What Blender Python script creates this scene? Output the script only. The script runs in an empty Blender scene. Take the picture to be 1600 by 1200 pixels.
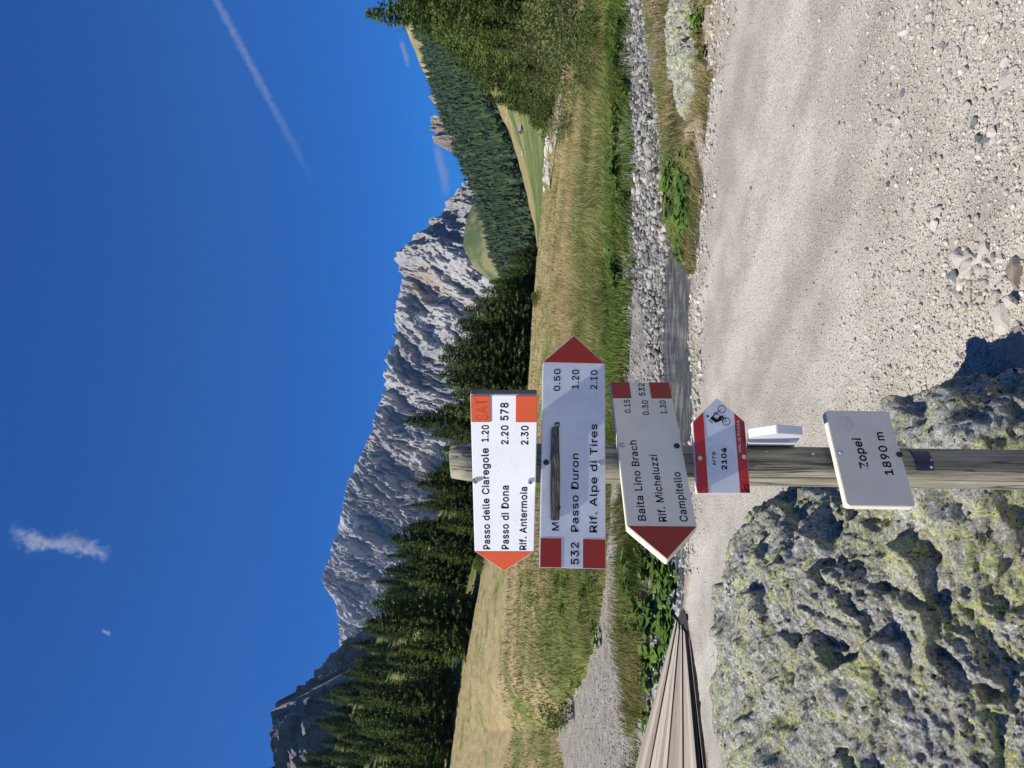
import bpy, bmesh, math, random
import numpy as np
from mathutils import Vector, Matrix
random.seed(7); RNG = np.random.default_rng(7)
C = bpy.context.scene.collection
sc = bpy.context.scene
# ---------------------------------------------------------------- camera
F = 1150.0                      # focal length in pixels of the 1600 px photograph
CH = 1.6                        # eye height
cam = bpy.data.cameras.new('camera'); co = bpy.data.objects.new('camera', cam); C.objects.link(co)
cam.sensor_width = 36; cam.lens = F/1600*36; cam.clip_start = 0.05; cam.clip_end = 30000
# the phone was turned on its side: picture-right is down, picture-top is to the right
co.matrix_world = Matrix(((0,1,0,0),(0,0,-1,0),(-1,0,0,CH),(0,0,0,1)))
sc.camera = co
# ---------------------------------------------------------------- sky and sun
SUN_EL = math.radians(57); SUN_AZ = math.radians(23)   # azimuth: from -X swung towards -Y
SUN = Vector((-math.cos(SUN_AZ)*math.cos(SUN_EL), -math.sin(SUN_AZ)*math.cos(SUN_EL), math.sin(SUN_EL)))
w = bpy.data.worlds.new('World'); sc.world = w; w.use_nodes = True
nt = w.node_tree; nt.nodes.clear()
sky = nt.nodes.new('ShaderNodeTexSky'); sky.sky_type = 'NISHITA'; sky.sun_disc = False
sky.sun_elevation = SUN_EL; sky.sun_rotation = math.atan2(SUN.x, SUN.y)
sky.altitude = 2000; sky.air_density = 1.0; sky.dust_density = 0.0; sky.ozone_density = 2.5
# the phone's rendering of a clear high-altitude sky: deeper blue, flatter gradient
gm = nt.nodes.new('ShaderNodeGamma'); gm.inputs[1].default_value = .8
tn = nt.nodes.new('ShaderNodeMix'); tn.data_type = 'RGBA'; tn.blend_type = 'MULTIPLY'; tn.inputs[0].default_value = 1; tn.inputs[7].default_value = (.07, .52, 1.40, 1)
bg = nt.nodes.new('ShaderNodeBackground'); bg.inputs[1].default_value = 0.083
wo = nt.nodes.new('ShaderNodeOutputWorld')
nt.links.new(sky.outputs[0], gm.inputs[0]); nt.links.new(gm.outputs[0], tn.inputs[6]); nt.links.new(tn.outputs[2], bg.inputs[0]); nt.links.new(bg.outputs[0], wo.inputs[0])
sl = bpy.data.lights.new('sun', 'SUN'); sl.energy = 4.9; sl.angle = math.radians(0.53); sl.color = (1, .955, .88)
so = bpy.data.objects.new('sun', sl); C.objects.link(so); so.rotation_euler = SUN.to_track_quat('Z', 'Y').to_euler()
sc.view_settings.view_transform = 'Standard'; sc.view_settings.look = 'None'
sc.view_settings.exposure = 0.28; sc.view_settings.gamma = 1.0
sc.cycles.use_denoising = True
sc.cycles.max_bounces = 6; sc.cycles.transparent_max_bounces = 8; sc.cycles.volume_bounces = 0
sc.cycles.volume_max_steps = 128
# ---------------------------------------------------------------- helpers
def P(u, v, d):                 # pixel of the upright photo (1200 x 1600) at depth d
    return np.array(((u-600)/F*d, d, CH+(800-v)/F*d))
_pt = np.random.default_rng(3).permutation(512); _pt = np.concatenate([_pt, _pt, _pt])
_g = np.random.default_rng(4).normal(size=(512, 3)); _g /= np.linalg.norm(_g, axis=1)[:, None]
def perlin(p):
    p = np.asarray(p, float); i = np.floor(p).astype(int); f = p-i; i &= 511
    s = f*f*f*(f*(f*6-15)+10); out = 0
    for dx in (0, 1):
        wx = s[..., 0] if dx else 1-s[..., 0]
        for dy in (0, 1):
            wy = s[..., 1] if dy else 1-s[..., 1]
            for dz in (0, 1):
                wz = s[..., 2] if dz else 1-s[..., 2]
                h = _pt[_pt[_pt[(i[..., 0]+dx) & 511]+((i[..., 1]+dy) & 511)]+((i[..., 2]+dz) & 511)]
                g = _g[h]
                out = out+wx*wy*wz*(g[..., 0]*(f[..., 0]-dx)+g[..., 1]*(f[..., 1]-dy)+g[..., 2]*(f[..., 2]-dz))
    return out*1.6
def fbm(p, o=4, lac=2.03, g=.5):
    p = np.asarray(p, float); a = 1; t = 0; n = 0
    for k in range(o):
        t = t+a*perlin(p+k*17.3); n += a; a *= g; p = p*lac
    return t/n
def ridged(p, o=4, lac=2.1, g=.5):
    p = np.asarray(p, float); a = 1; t = 0; n = 0
    for k in range(o):
        t = t+a*(1-np.abs(perlin(p+k*11.7))*1.6); n += a; a *= g; p = p*lac
    return t/n
def sstep(a, b, x):
    t = np.clip((x-a)/(b-a), 0, 1); return t*t*(3-2*t)
def mesh_np(name, v, f, mat=None, smooth=False, col=None):
    v = np.asarray(v, np.float32); f = np.asarray(f, np.int32); k = f.shape[1]
    m = bpy.data.meshes.new(name)
    m.vertices.add(len(v)); m.vertices.foreach_set('co', v.ravel())
    m.loops.add(f.size); m.loops.foreach_set('vertex_index', f.ravel())
    m.polygons.add(len(f)); m.polygons.foreach_set('loop_start', np.arange(0, f.size, k, dtype=np.int32))
    if smooth: m.polygons.foreach_set('use_smooth', np.ones(len(f), bool))
    m.update(calc_edges=True)
    if col is not None:
        a = m.color_attributes.new('col', 'FLOAT_COLOR', 'POINT')
        c = np.ones((len(v), 4), np.float32); c[:, :3] = col; a.data.foreach_set('color', c.ravel())
    if mat: m.materials.append(mat)
    return m
def link(name, m, parent=None, loc=None):
    o = bpy.data.objects.new(name, m); C.objects.link(o)
    if parent: o.parent = parent
    if loc is not None: o.location = loc
    return o
def tag(o, label, cat, group=None, kind=None):
    o['label'] = label; o['category'] = cat
    if group: o['group'] = group
    if kind: o['kind'] = kind
    return o
def struct(name, m):
    o = link(name, m); o['kind'] = 'structure'; return o
def empty(name, loc, label, cat, group=None):
    o = bpy.data.objects.new(name, None); C.objects.link(o); o.location = loc; o.empty_display_size = .1
    return tag(o, label, cat, group)
def grid_faces(nu, nv):
    a = np.arange(nu*nv).reshape(nu, nv)
    return np.stack([a[:-1, :-1], a[1:, :-1], a[1:, 1:], a[:-1, 1:]], -1).reshape(-1, 4)
def bm_obj(name, bm, mat, parent=None, smooth=False):
    m = bpy.data.meshes.new(name); bm.to_mesh(m); bm.free()
    for x in (mat if isinstance(mat, (list, tuple)) else [mat]): m.materials.append(x)
    if smooth:
        for q in m.polygons: q.use_smooth = True
    return link(name, m, parent)
# ---------------------------------------------------------------- materials
class N:                        # tiny node-tree helper
    def __init__(s, name):
        s.m = bpy.data.materials.new(name); s.m.use_nodes = True; s.t = s.m.node_tree; s.t.nodes.clear()
        s.out = s.t.nodes.new('ShaderNodeOutputMaterial'); s.tc = s.t.nodes.new('ShaderNodeTexCoord')
    def node(s, typ, **kw):
        n = s.t.nodes.new('ShaderNode'+typ)
        for k, v in kw.items(): setattr(n, k, v)
        return n
    def L(s, a, b): s.t.links.new(a, b)
    def set(s, sock, v):
        if isinstance(v, bpy.types.NodeSocket): s.L(v, sock)
        elif v is not None: sock.default_value = v
    def mapping(s, scale=(1, 1, 1), rot=(0, 0, 0), src='Object'):
        n = s.node('Mapping'); s.L(s.tc.outputs[src], n.inputs[0]); n.inputs['Scale'].default_value = scale; n.inputs['Rotation'].default_value = rot
        return n.outputs[0]
    def noise(s, sc=5, det=4, rough=.55, vec=None, dist=0, out=0):
        n = s.node('TexNoise'); n.inputs['Scale'].default_value = sc; n.inputs['Detail'].default_value = det
        n.inputs['Roughness'].default_value = rough; n.inputs['Distortion'].default_value = dist
        s.L(vec if vec is not None else s.tc.outputs['Object'], n.inputs['Vector']); return n.outputs[out]
    def voro(s, sc=5, feature='F1', vec=None, out='Distance', rnd=1):
        n = s.node('TexVoronoi', feature=feature); n.inputs['Scale'].default_value = sc; n.inputs['Randomness'].default_value = rnd
        s.L(vec if vec is not None else s.tc.outputs['Object'], n.inputs['Vector']); return n.outputs[out]
    def ramp(s, fac, stops, interp='LINEAR'):
        n = s.node('ValToRGB'); s.L(fac, n.inputs[0]); r = n.color_ramp; r.interpolation = interp
        while len(r.elements) < len(stops): r.elements.new(.5)
        for e, (p, c) in zip(r.elements, stops):
            e.position = p; e.color = (c, c, c, 1) if isinstance(c, (int, float)) else (*c, 1)
        return n.outputs[0]
    def mix(s, fac, a, b, mode='MIX'):
        n = s.node('Mix', data_type='RGBA', blend_type=mode)
        s.set(n.inputs[0], fac)
        for sock, v in ((n.inputs[6], a), (n.inputs[7], b)):
            s.set(sock, (*v, 1) if isinstance(v, tuple) and len(v) == 3 else v)
        return n.outputs[2]
    def math(s, op, a, b=None, c=None):
        n = s.node('Math', operation=op)
        s.set(n.inputs[0], a); s.set(n.inputs[1], b); s.set(n.inputs[2], c); return n.outputs[0]
    def attr(s, name='col'):
        n = s.node('Attribute', attribute_name=name); return n.outputs['Color']
    def bump(s, h, strength=.5, dist=.01, normal=None):
        n = s.node('Bump'); n.inputs['Strength'].default_value = strength; n.inputs['Distance'].default_value = dist
        s.L(h, n.inputs['Height'])
        if normal is not None: s.L(normal, n.inputs['Normal'])
        return n.outputs[0]
    def done(s, col, rough=.8, normal=None, metal=0, spec=.3, **kw):
        b = s.node('BsdfPrincipled')
        s.set(b.inputs['Base Color'], (*col, 1) if isinstance(col, tuple) and len(col) == 3 else col)
        s.set(b.inputs['Roughness'], rough); s.set(b.inputs['Metallic'], metal); s.set(b.inputs['Specular IOR Level'], spec)
        if normal is not None: s.L(normal, b.inputs['Normal'])
        for k, v in kw.items(): s.set(b.inputs[k.replace('_', ' ')], v)
        s.L(b.outputs[0], s.out.inputs[0]); return s.m
def m_ground(name, fine, bstr, bdist, lo=.72, hi=1.25, pebble=None):
    n = N(name); a = n.attr()
    f = n.ramp(n.noise(fine, 6, .7), [(.3, lo), (.7, hi)])
    c = n.mix(1.0, a, f, 'MULTIPLY')
    h = n.noise(fine*1.4, 6, .75)
    if pebble:
        cell = n.voro(pebble, 'F1', out='Color'); dist = n.voro(pebble, 'F1')
        sel = n.ramp(n.node('SeparateColor').outputs[0] if False else cell, [(.45, 0), (.6, 1)])
        body = n.ramp(dist, [(.32, 1), (.5, 0)])
        k = n.mix(1.0, sel, body, 'MULTIPLY')
        c = n.mix(k, c, n.mix(1.0, c, (1.3, 1.28, 1.24), 'MULTIPLY'))
        h = n.math('ADD', n.math('MULTIPLY', h, .5), n.math('MULTIPLY', k, .6))
    return n.done(c, .9, n.bump(h, bstr, bdist), spec=.15)
M = {}
M['road'] = m_ground('gravel_road_surface', 60, .9, .014, .68, 1.25, 70)
M['bank'] = m_ground('bank_soil', 18, .7, .03)
M['bed'] = m_ground('river_bed_gravel', 16, .8, .04, .6, 1.3, 14)
M['path'] = m_ground('path_gravel', 22, .8, .03, .7, 1.3, 26)
M['meadow'] = m_ground('meadow_turf', 9, .8, .08, .65, 1.35)
M['hillside'] = m_ground('hillside_turf', .22, .7, 1.2, .6, 1.35)
def m_rock_simple(name, cols, sc=6, b=.5, bd=.01):
    n = N(name); oi = n.node('ObjectInfo').outputs['Random']
    c = n.ramp(n.noise(sc, 6, .65), [(.25, cols[0]), (.5, cols[1]), (.75, cols[2])])
    c = n.mix(1.0, c, n.ramp(oi, [(0, .72), (1, 1.2)]), 'MULTIPLY')
    return n.done(c, .9, n.bump(n.noise(sc*5, 6, .7), b, bd), spec=.2)
M['limestone'] = m_rock_simple('pale_limestone', [(.40, .36, .30), (.52, .48, .41), (.62, .57, .50)], 9, .5, .006)
M['darkstone'] = m_rock_simple('dark_basalt_stone', [(.10, .11, .12), (.17, .18, .19), (.25, .25, .25)], 12, .5, .006)
M['tanstone'] = m_rock_simple('tan_stone', [(.26, .20, .14), (.42, .35, .27), (.55, .48, .38)], 9, .6, .01)
n = N('scattered_stone'); M['stonecol'] = n.done(n.mix(1.0, n.attr(), n.ramp(n.noise(30, 4), [(.3, .8), (.7, 1.15)]), 'MULTIPLY'), .9, n.bump(n.noise(60, 4), .4, .004), spec=.2)
n = N('grass_blades'); b_ = n.node('BsdfTranslucent'); d_ = n.node('BsdfDiffuse'); mx = n.node('MixShader'); mx.inputs[0].default_value = .3
a = n.attr(); n.L(a, b_.inputs[0]); n.L(a, d_.inputs[0]); n.L(d_.outputs[0], mx.inputs[1]); n.L(b_.outputs[0], mx.inputs[2]); n.L(mx.outputs[0], n.out.inputs[0]); M['grass'] = n.m
def m_leaf(name, c0, c1, sc=1.2, tr=.25, gloss=False, var=.35):
    n = N(name); oi = n.node('ObjectInfo').outputs['Random']
    c = n.ramp(n.noise(sc, 3, .6), [(.3, c0), (.72, c1)])
    c = n.mix(1.0, c, n.ramp(oi, [(0, 1-var), (1, 1+var)]), 'MULTIPLY')
    d = n.node('BsdfPrincipled'); n.L(c, d.inputs['Base Color']); d.inputs['Roughness'].default_value = .45 if gloss else .7
    d.inputs['Specular IOR Level'].default_value = .4 if gloss else .15
    t = n.node('BsdfTranslucent'); n.L(c, t.inputs[0]); mx = n.node('MixShader'); mx.inputs[0].default_value = tr
    n.L(d.outputs[0], mx.inputs[1]); n.L(t.outputs[0], mx.inputs[2]); n.L(mx.outputs[0], n.out.inputs[0]); return n.m
M['spruce'] = m_leaf('spruce_needles', (.055, .092, .022), (.16, .205, .05), .8, .32)
M['larch'] = m_leaf('larch_needles', (.075, .115, .025), (.16, .21, .05), .9, .3, False, .5)
M['willow'] = m_leaf('willow_leaves', (.10, .125, .04), (.20, .22, .08), 1.5, .3)
M['broadleaf'] = m_leaf('broad_leaves', (.085, .16, .025), (.17, .26, .05), 5, .3, False, .2)
M['broadleaf_dark'] = m_leaf('broad_leaves_dark', (.05, .11, .018), (.10, .18, .035), 5, .25, False, .2)
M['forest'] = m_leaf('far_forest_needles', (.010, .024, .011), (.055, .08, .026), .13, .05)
n = N('bark'); M['bark'] = n.done(n.ramp(n.noise(6, 5, vec=n.mapping((3, 3, .6))), [(.3, (.05, .04, .03)), (.7, (.14, .11, .085))]), .95)
# ---------------------------------------------------------------- ground
def knot(*a): return np.array(a[0::2], float), np.array(a[1::2], float)
def kn(k, u): return np.interp(u, k[0], k[1])
K_road = knot(-500,1190, 0,1106, 130,1088, 235,1072, 330,1074, 430,1080, 600,1085, 760,1086, 800,1091, 900,1100, 1000,1106, 1100,1116, 1200,1131, 1700,1230)
K_plant = knot(-500,1189, 0,1105, 235,1070, 330,1071, 600,1082, 760,1081, 790,1070, 815,1050, 900,1042, 1000,1036, 1100,1020, 1200,1008, 1700,985)
K_wat = knot(-500,1040, 330,1040, 500,1038, 600,1036, 700,1036, 780,1038, 830,1048, 1200,1048, 1700,1048)
K_sto = knot(-500,1000, 43,1004, 170,1040, 235,1034, 330,1034, 420,1030, 480,1026, 620,1018, 700,1002, 800,991, 900,990, 1200,986, 1700,984)
K_bank = knot(-500,994, 43,1000, 170,1034, 235,1029, 330,1029, 420,990, 500,986, 600,985, 700,980, 800,976, 900,971, 1200,974, 1700,974)
K_pathlo = knot(-500,1000, 0,985, 50,984, 100,975, 200,966, 300,962, 400,965, 500,975, 570,983, 600,990)
K_pathhi = knot(-500,860, 0,880, 60,872, 100,888, 140,915, 200,931, 260,943, 300,947, 400,951, 500,964, 570,979, 600,990)
K_far = knot(-500,640, 0,702, 100,717, 200,733, 320,756, 450,793, 580,824, 700,831, 800,840, 900,848, 1000,856, 1100,862, 1200,866, 1700,866)
DFAR = 105.0
def dep(v, z): return (CH-z)*F/(v-800)
NU = 800
us = np.linspace(-500, 1700, NU)
vr = np.concatenate([np.arange(3200, 1300, -4.5), np.arange(1300, 960, -2.2), np.arange(960, 870, -1.6), np.arange(870, 817.6, -.8)])
ds = CH*F/(vr-800.0); ds = np.append(ds[ds < DFAR], DFAR); ND = len(ds)
d0 = dep(kn(K_road, us), 0); d0b = np.maximum(dep(kn(K_plant, us), -.05), d0+.05)
dW = np.maximum(dep(kn(K_wat, us), -.5), d0b+1.6); dS = np.maximum(dep(kn(K_sto, us), -.38), dW+.4); dB = np.maximum(dep(kn(K_bank, us), -.28), dS+.15)
dPl = np.maximum(dep(kn(K_pathlo, us), -.22), dB+.05); dPh = np.maximum(dep(kn(K_pathhi, us), -.2), dPl+.02)
zF = CH+(800-kn(K_far, us))/F*DFAR
Z = np.zeros((NU, ND)); REG = np.zeros((NU, ND), int)
jit = fbm(np.stack(np.broadcast_arrays(us[:, None]*.02, np.log(ds)[None, :]*14, 0*us[:, None]), -1), 4)
for i in range(NU):
    near = min(dPh[i]+4, 40)
    xp = [0, d0[i], d0b[i], d0b[i]+.9, dW[i], dS[i], dB[i], dPl[i], dPh[i], DFAR]
    base = -.2
    zp = [0, 0, -.05, -.60, -.52, -.38, -.27, -.22, base, zF[i]]
    Z[i] = np.interp(ds, xp, zp)
    far = ds > dPh[i]
    s = (ds[far]-dPh[i])/(DFAR-dPh[i])
    if us[i] > 700: s = s**(1+.0*us[i])
    Z[i, far] = base+(zF[i]-base)*s
    dj = ds+jit[i]*ds*.035
    r = np.zeros(ND, int)
    r[dj > d0[i]] = 1; r[dj > d0b[i]+.55] = 2; r[dj > dS[i]] = 3; r[dj > dB[i]] = 5
    if dPh[i] > dPl[i]+.3: r[(dj > dPl[i]) & (dj < dPh[i])] = 4
    REG[i] = r
X = (us[:, None]-600)/F*ds[None, :]; Y = np.broadcast_to(ds[None, :], X.shape)
G = np.stack([X, Y, np.zeros_like(X)], -1)
n1 = fbm(G*.9, 4); n2 = fbm(G*6+5, 3); n3 = fbm(G*.25+9, 3)
amp = np.choose(REG, [.018, .06, .05, .05, .03, .10])
Z += amp*n1+np.choose(REG, [.006, .02, .03, .02, .012, .03])*n2
Z += np.where(REG == 5, n3*.25*sstep(14, 40, Y), 0)
# wheel ruts of the track, running from far left to near right
along = X*.61-Y*.79; across = X*.79+Y*.61
rut = fbm(np.stack([along*.25, across*1.6, 0*X], -1), 3)
Z += np.where(REG == 0, -.012*sstep(.0, .5, rut), 0)
def gz(x, y):
    x = np.asarray(x, float); y = np.maximum(np.asarray(y, float), ds[0]); u = x/y*F+600
    fu = np.clip((u-us[0])/(us[1]-us[0]), 0, NU-1.001); iu = fu.astype(int); fu = fu-iu
    j = np.clip(np.searchsorted(ds, y)-1, 0, ND-2); fd = np.clip((y-ds[j])/(ds[j+1]-ds[j]), 0, 1)
    return (Z[iu, j]*(1-fu)+Z[iu+1, j]*fu)*(1-fd)+(Z[iu, j+1]*(1-fu)+Z[iu+1, j+1]*fu)*fd
def lerp3(a, b, t): return np.asarray(a)*(1-t[..., None])+np.asarray(b)*t[..., None]
UU = np.broadcast_to(us[:, None], X.shape)
def meadow_col(x, y, u):
    g = np.stack([x, y, 0*x], -1)
    a = fbm(g*np.array([.35, .12, 1]), 4); b = fbm(g*1.3+3, 3)
    green = sstep(-.38, .5, 1.6*a+.5*b+.12+np.where(u > 500, .9*sstep(24, 13.5, y)-.35*sstep(17, 30, y), .55*sstep(26, 15, y)-.45*sstep(24, 40, y)))
    straw = lerp3((.42, .33, .17), (.32, .25, .11), sstep(-.3, .4, b)); gr = lerp3((.14, .18, .04), (.21, .235, .065), sstep(-.3, .4, fbm(g*2+8, 2)))
    return straw*(1-green[..., None])+gr*green[..., None], green
colr = np.zeros(X.shape+(3,))
fine = fbm(G*3+20, 4)
road = lerp3((.35, .315, .258), (.515, .475, .40), sstep(-.55, .55, .7*fine+1.3*rut))
mcol, GREEN = meadow_col(X, Y, UU)
bank = lerp3((.38, .31, .225), (.19, .19, .08), sstep(-.1, .5, fbm(G*2.3+4, 4)))
bed = lerp3((.27, .26, .245), (.42, .41, .39), sstep(-.3, .4, fine))
silt = lerp3((.21, .195, .17), (.33, .305, .27), sstep(-.3, .4, fine))
path = lerp3((.22, .20, .165), (.33, .30, .25), sstep(-.4, .4, fine))
for k, c in enumerate((road, bank, bed, silt, path, mcol)): colr[REG == k] = c[REG == k]
allv = np.stack([X, Y, Z], -1).reshape(-1, 3); allf = grid_faces(NU, ND); allc = colr.reshape(-1, 3)
freg = REG[:-1, :-1].reshape(-1)
for nm, ids, mt in (('road', (0,), 'road'), ('riverbank', (1, 3), 'bank'), ('river_bed', (2,), 'bed'), ('path', (4,), 'path'), ('meadow', (5,), 'meadow')):
    f = allf[np.isin(freg, ids)]; idx, inv = np.unique(f, return_inverse=True)
    struct(nm, mesh_np(nm, allv[idx], inv.reshape(f.shape), M[mt], True, allc[idx]))
# coarse sheet under and behind everything
gv = np.array([(-400, -300, -.7), (400, -300, -.7), (400, .9, -.7), (-400, .9, -.7), (.845, .9, 0), (400, .9, 0), (400, 105, 0), (99.6, 105, 0), (-.845, .9, 0), (-400, .9, 0), (-400, 105, 0), (-99.6, 105, 0)], float); gv[:, 2] = -.05
struct('ground', mesh_np('ground', gv, [[0, 1, 2, 3], [4, 5, 6, 7], [11, 10, 9, 8]], M['road'], False, np.full((12, 3), .36)))
# water
n = N('stream_water'); vec = n.mapping((1.2, 3.2, 1))
n.done(n.ramp(n.noise(2.2, 4, vec=vec), [(.38, (.045, .06, .075)), (.54, (.15, .15, .14)), (.63, (.34, .315, .265))]), .12, n.bump(n.noise(4, 6, .7, vec=vec, dist=.8), 1.0, .16), spec=.6)  # dark and tan streaks in the colour imitate reflections
wu = np.linspace(-300, 860, 90); wv = []
for a in wu:
    near = dep(kn(K_road, a), 0)+.15; farw = np.interp(a, us, dW)+.6
    for s in np.linspace(0, 1, 14):
        d = near+(farw-near)*s; wv.append(((a-600)/F*d, d, -.50))
struct('stream', mesh_np('stream', wv, grid_faces(90, 14), n.m, True))
# ---------------------------------------------------------------- hills (lofted between profile lines)
def loft(u, curves, rows):
    """curves: list of (depth, v) arrays over u; rows: rows per span -> (nu, nr, 3)"""
    out = []
    for k in range(len(curves)-1):
        (Da, va), (Db, vb) = curves[k], curves[k+1]
        Da = np.broadcast_to(Da, u.shape); Db = np.broadcast_to(Db, u.shape)
        za = CH+(800-va)/F*Da; zb = CH+(800-vb)/F*Db
        n = rows[k]; ss = np.linspace(0, 1, n, endpoint=(k == len(curves)-2))
        for s in ss:
            D = Da+(Db-Da)*s; out.append(np.stack([(u-600)/F*D, D, za+(zb-za)*s], -1))
    return np.stack(out, 1)
def loft_at(Lg, u_arr, u, row):
    fu = np.clip(np.interp(u, u_arr, np.arange(len(u_arr))), 0, len(u_arr)-1.001); iu = fu.astype(int); fu = (fu-iu)[..., None]
    fr = np.clip(row, 0, Lg.shape[1]-1.001); ir = fr.astype(int); fr = (fr-ir)[..., None]
    return (Lg[iu, ir]*(1-fu)+Lg[iu+1, ir]*fu)*(1-fr)+(Lg[iu, ir+1]*(1-fu)+Lg[iu+1, ir+1]*fu)*fr
# left tree-covered hillside
uh = np.linspace(-500, 800, 260)
K_hl = knot(-500,430, 0,508, 100,546, 200,590, 300,630, 400,686, 500,722, 600,775, 700,812, 800,832)
vfar = kn(K_far, uh)
HL = loft(uh, [(DFAR-.3, vfar+.3), (190., vfar*.5+kn(K_hl, uh)*.5-4), (290., kn(K_hl, uh)), (360., kn(K_hl, uh)+60)], [40, 40, 20])
nn = fbm(HL*np.array([.03, .03, 0])+2, 4); HL[..., 2] += nn*2.2*sstep(104, 125, HL[..., 1])
hc = lerp3((.15, .18, .045), (.33, .28, .11), sstep(-.1, .35, fbm(HL*np.array([.06, .06, 0])+7, 4)))
struct('hillside', mesh_np('hillside', HL.reshape(-1, 3), grid_faces(*HL.shape[:2]), M['hillside'], True, hc.reshape(-1, 3)))
# right hand meadow slope and forest slope
ur = np.linspace(640, 1700, 260)
K_ml = knot(640,834, 780,843, 900,860, 1000,868, 1200,872, 1700,872)
K_me = knot(640,832, 780,842, 820,842, 850,838, 900,825, 950,812, 1000,795, 1020,786, 1100,752, 1200,705, 1700,500)
K_ft = knot(640,812, 720,806, 780,786, 800,772, 850,762, 890,746, 930,732, 980,712, 1050,690, 1140,662, 1200,640, 1700,480)
vf = kn(K_far, ur)
MS = loft(ur, [(DFAR-.5, vf+.6), (240., kn(K_ml, ur)), (560., kn(K_me, ur)-3)], [30, 50])
MS[..., 2] += fbm(MS*np.array([.03, .03, 0])+1, 4)*2.0*sstep(110, 200, MS[..., 1])
r_ = np.broadcast_to(np.arange(MS.shape[1])[None, :], MS.shape[:2])/(MS.shape[1]-1)
mc = lerp3((.11, .16, .04), (.30, .25, .11), sstep(.0, .3, fbm(np.stack([MS[..., 0]*.012, MS[..., 1]*.03, 0*r_], -1), 4)*.7+.55*sstep(.74, .95, r_)+.2*sstep(.45, .3, r_)))
struct('meadow_slope', mesh_np('meadow_slope', MS.reshape(-1, 3), grid_faces(*MS.shape[:2]), M['hillside'], True, mc.reshape(-1, 3)))
FS = loft(ur, [(550., kn(K_me, ur)+1), (820., (kn(K_me, ur)+kn(K_ft, ur))/2), (1100., kn(K_ft, ur)), (1300., kn(K_ft, ur)+60)], [40, 40, 15])
FS[..., 2] += fbm(FS*np.array([.006, .006, 0])+1, 4)*10*sstep(560, 700, FS[..., 1])
fc = lerp3((.03, .05, .018), (.06, .08, .03), sstep(-.2, .3, fbm(FS*np.array([.02, .02, 0]), 3)))
struct('forest_slope', mesh_np('forest_slope', FS.reshape(-1, 3), grid_faces(*FS.shape[:2]), M['hillside'], True, fc.reshape(-1, 3)))
# green knoll at the mountain's foot, and the grassy ridge on the right
uk = np.linspace(640, 960, 120)
K_kn = knot(640,792, 700,790, 735,784, 750,776, 765,760, 782,740, 800,731, 815,723, 840,725, 862,731, 880,739, 900,752, 960,790)
KN = loft(uk, [(1250., kn(K_kn, uk)*.25+800*.75+6), (1420., kn(K_kn, uk)), (1600., kn(K_kn, uk)+40)], [40, 12])
KN[..., 2] += fbm(KN*np.array([.012, .012, 0]), 4)*3
kc = lerp3((.085, .12, .04), (.22, .205, .09), sstep(-.2, .35, fbm(KN*np.array([.02, .02, .0]), 3)+.6*fbm(KN*np.array([.09, .03, .05]), 3)))
struct('hill', mesh_np('hill', KN.reshape(-1, 3), grid_faces(*KN.shape[:2]), M['hillside'], True, kc.reshape(-1, 3)))
ug = np.linspace(980, 1500, 120)
K_gr = knot(980,716, 1040,688, 1050,682, 1075,668, 1100,655, 1140,640, 1200,622, 1500,560)
GR = loft(ug, [(1250., kn(K_gr, ug)+70), (1500., kn(K_gr, ug)), (1700., kn(K_gr, ug)+60)], [30, 10])
GR[..., 2] += fbm(GR*np.array([.01, .01, 0]), 4)*4
gc = lerp3((.26, .23, .10), (.36, .31, .16), sstep(-.2, .3, fbm(GR*np.array([.02, .02, .0]), 3)))
struct('grassy_ridge', mesh_np('grassy_ridge', GR.reshape(-1, 3), grid_faces(*GR.shape[:2]), M['hillside'], True, gc.reshape(-1, 3)))
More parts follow.
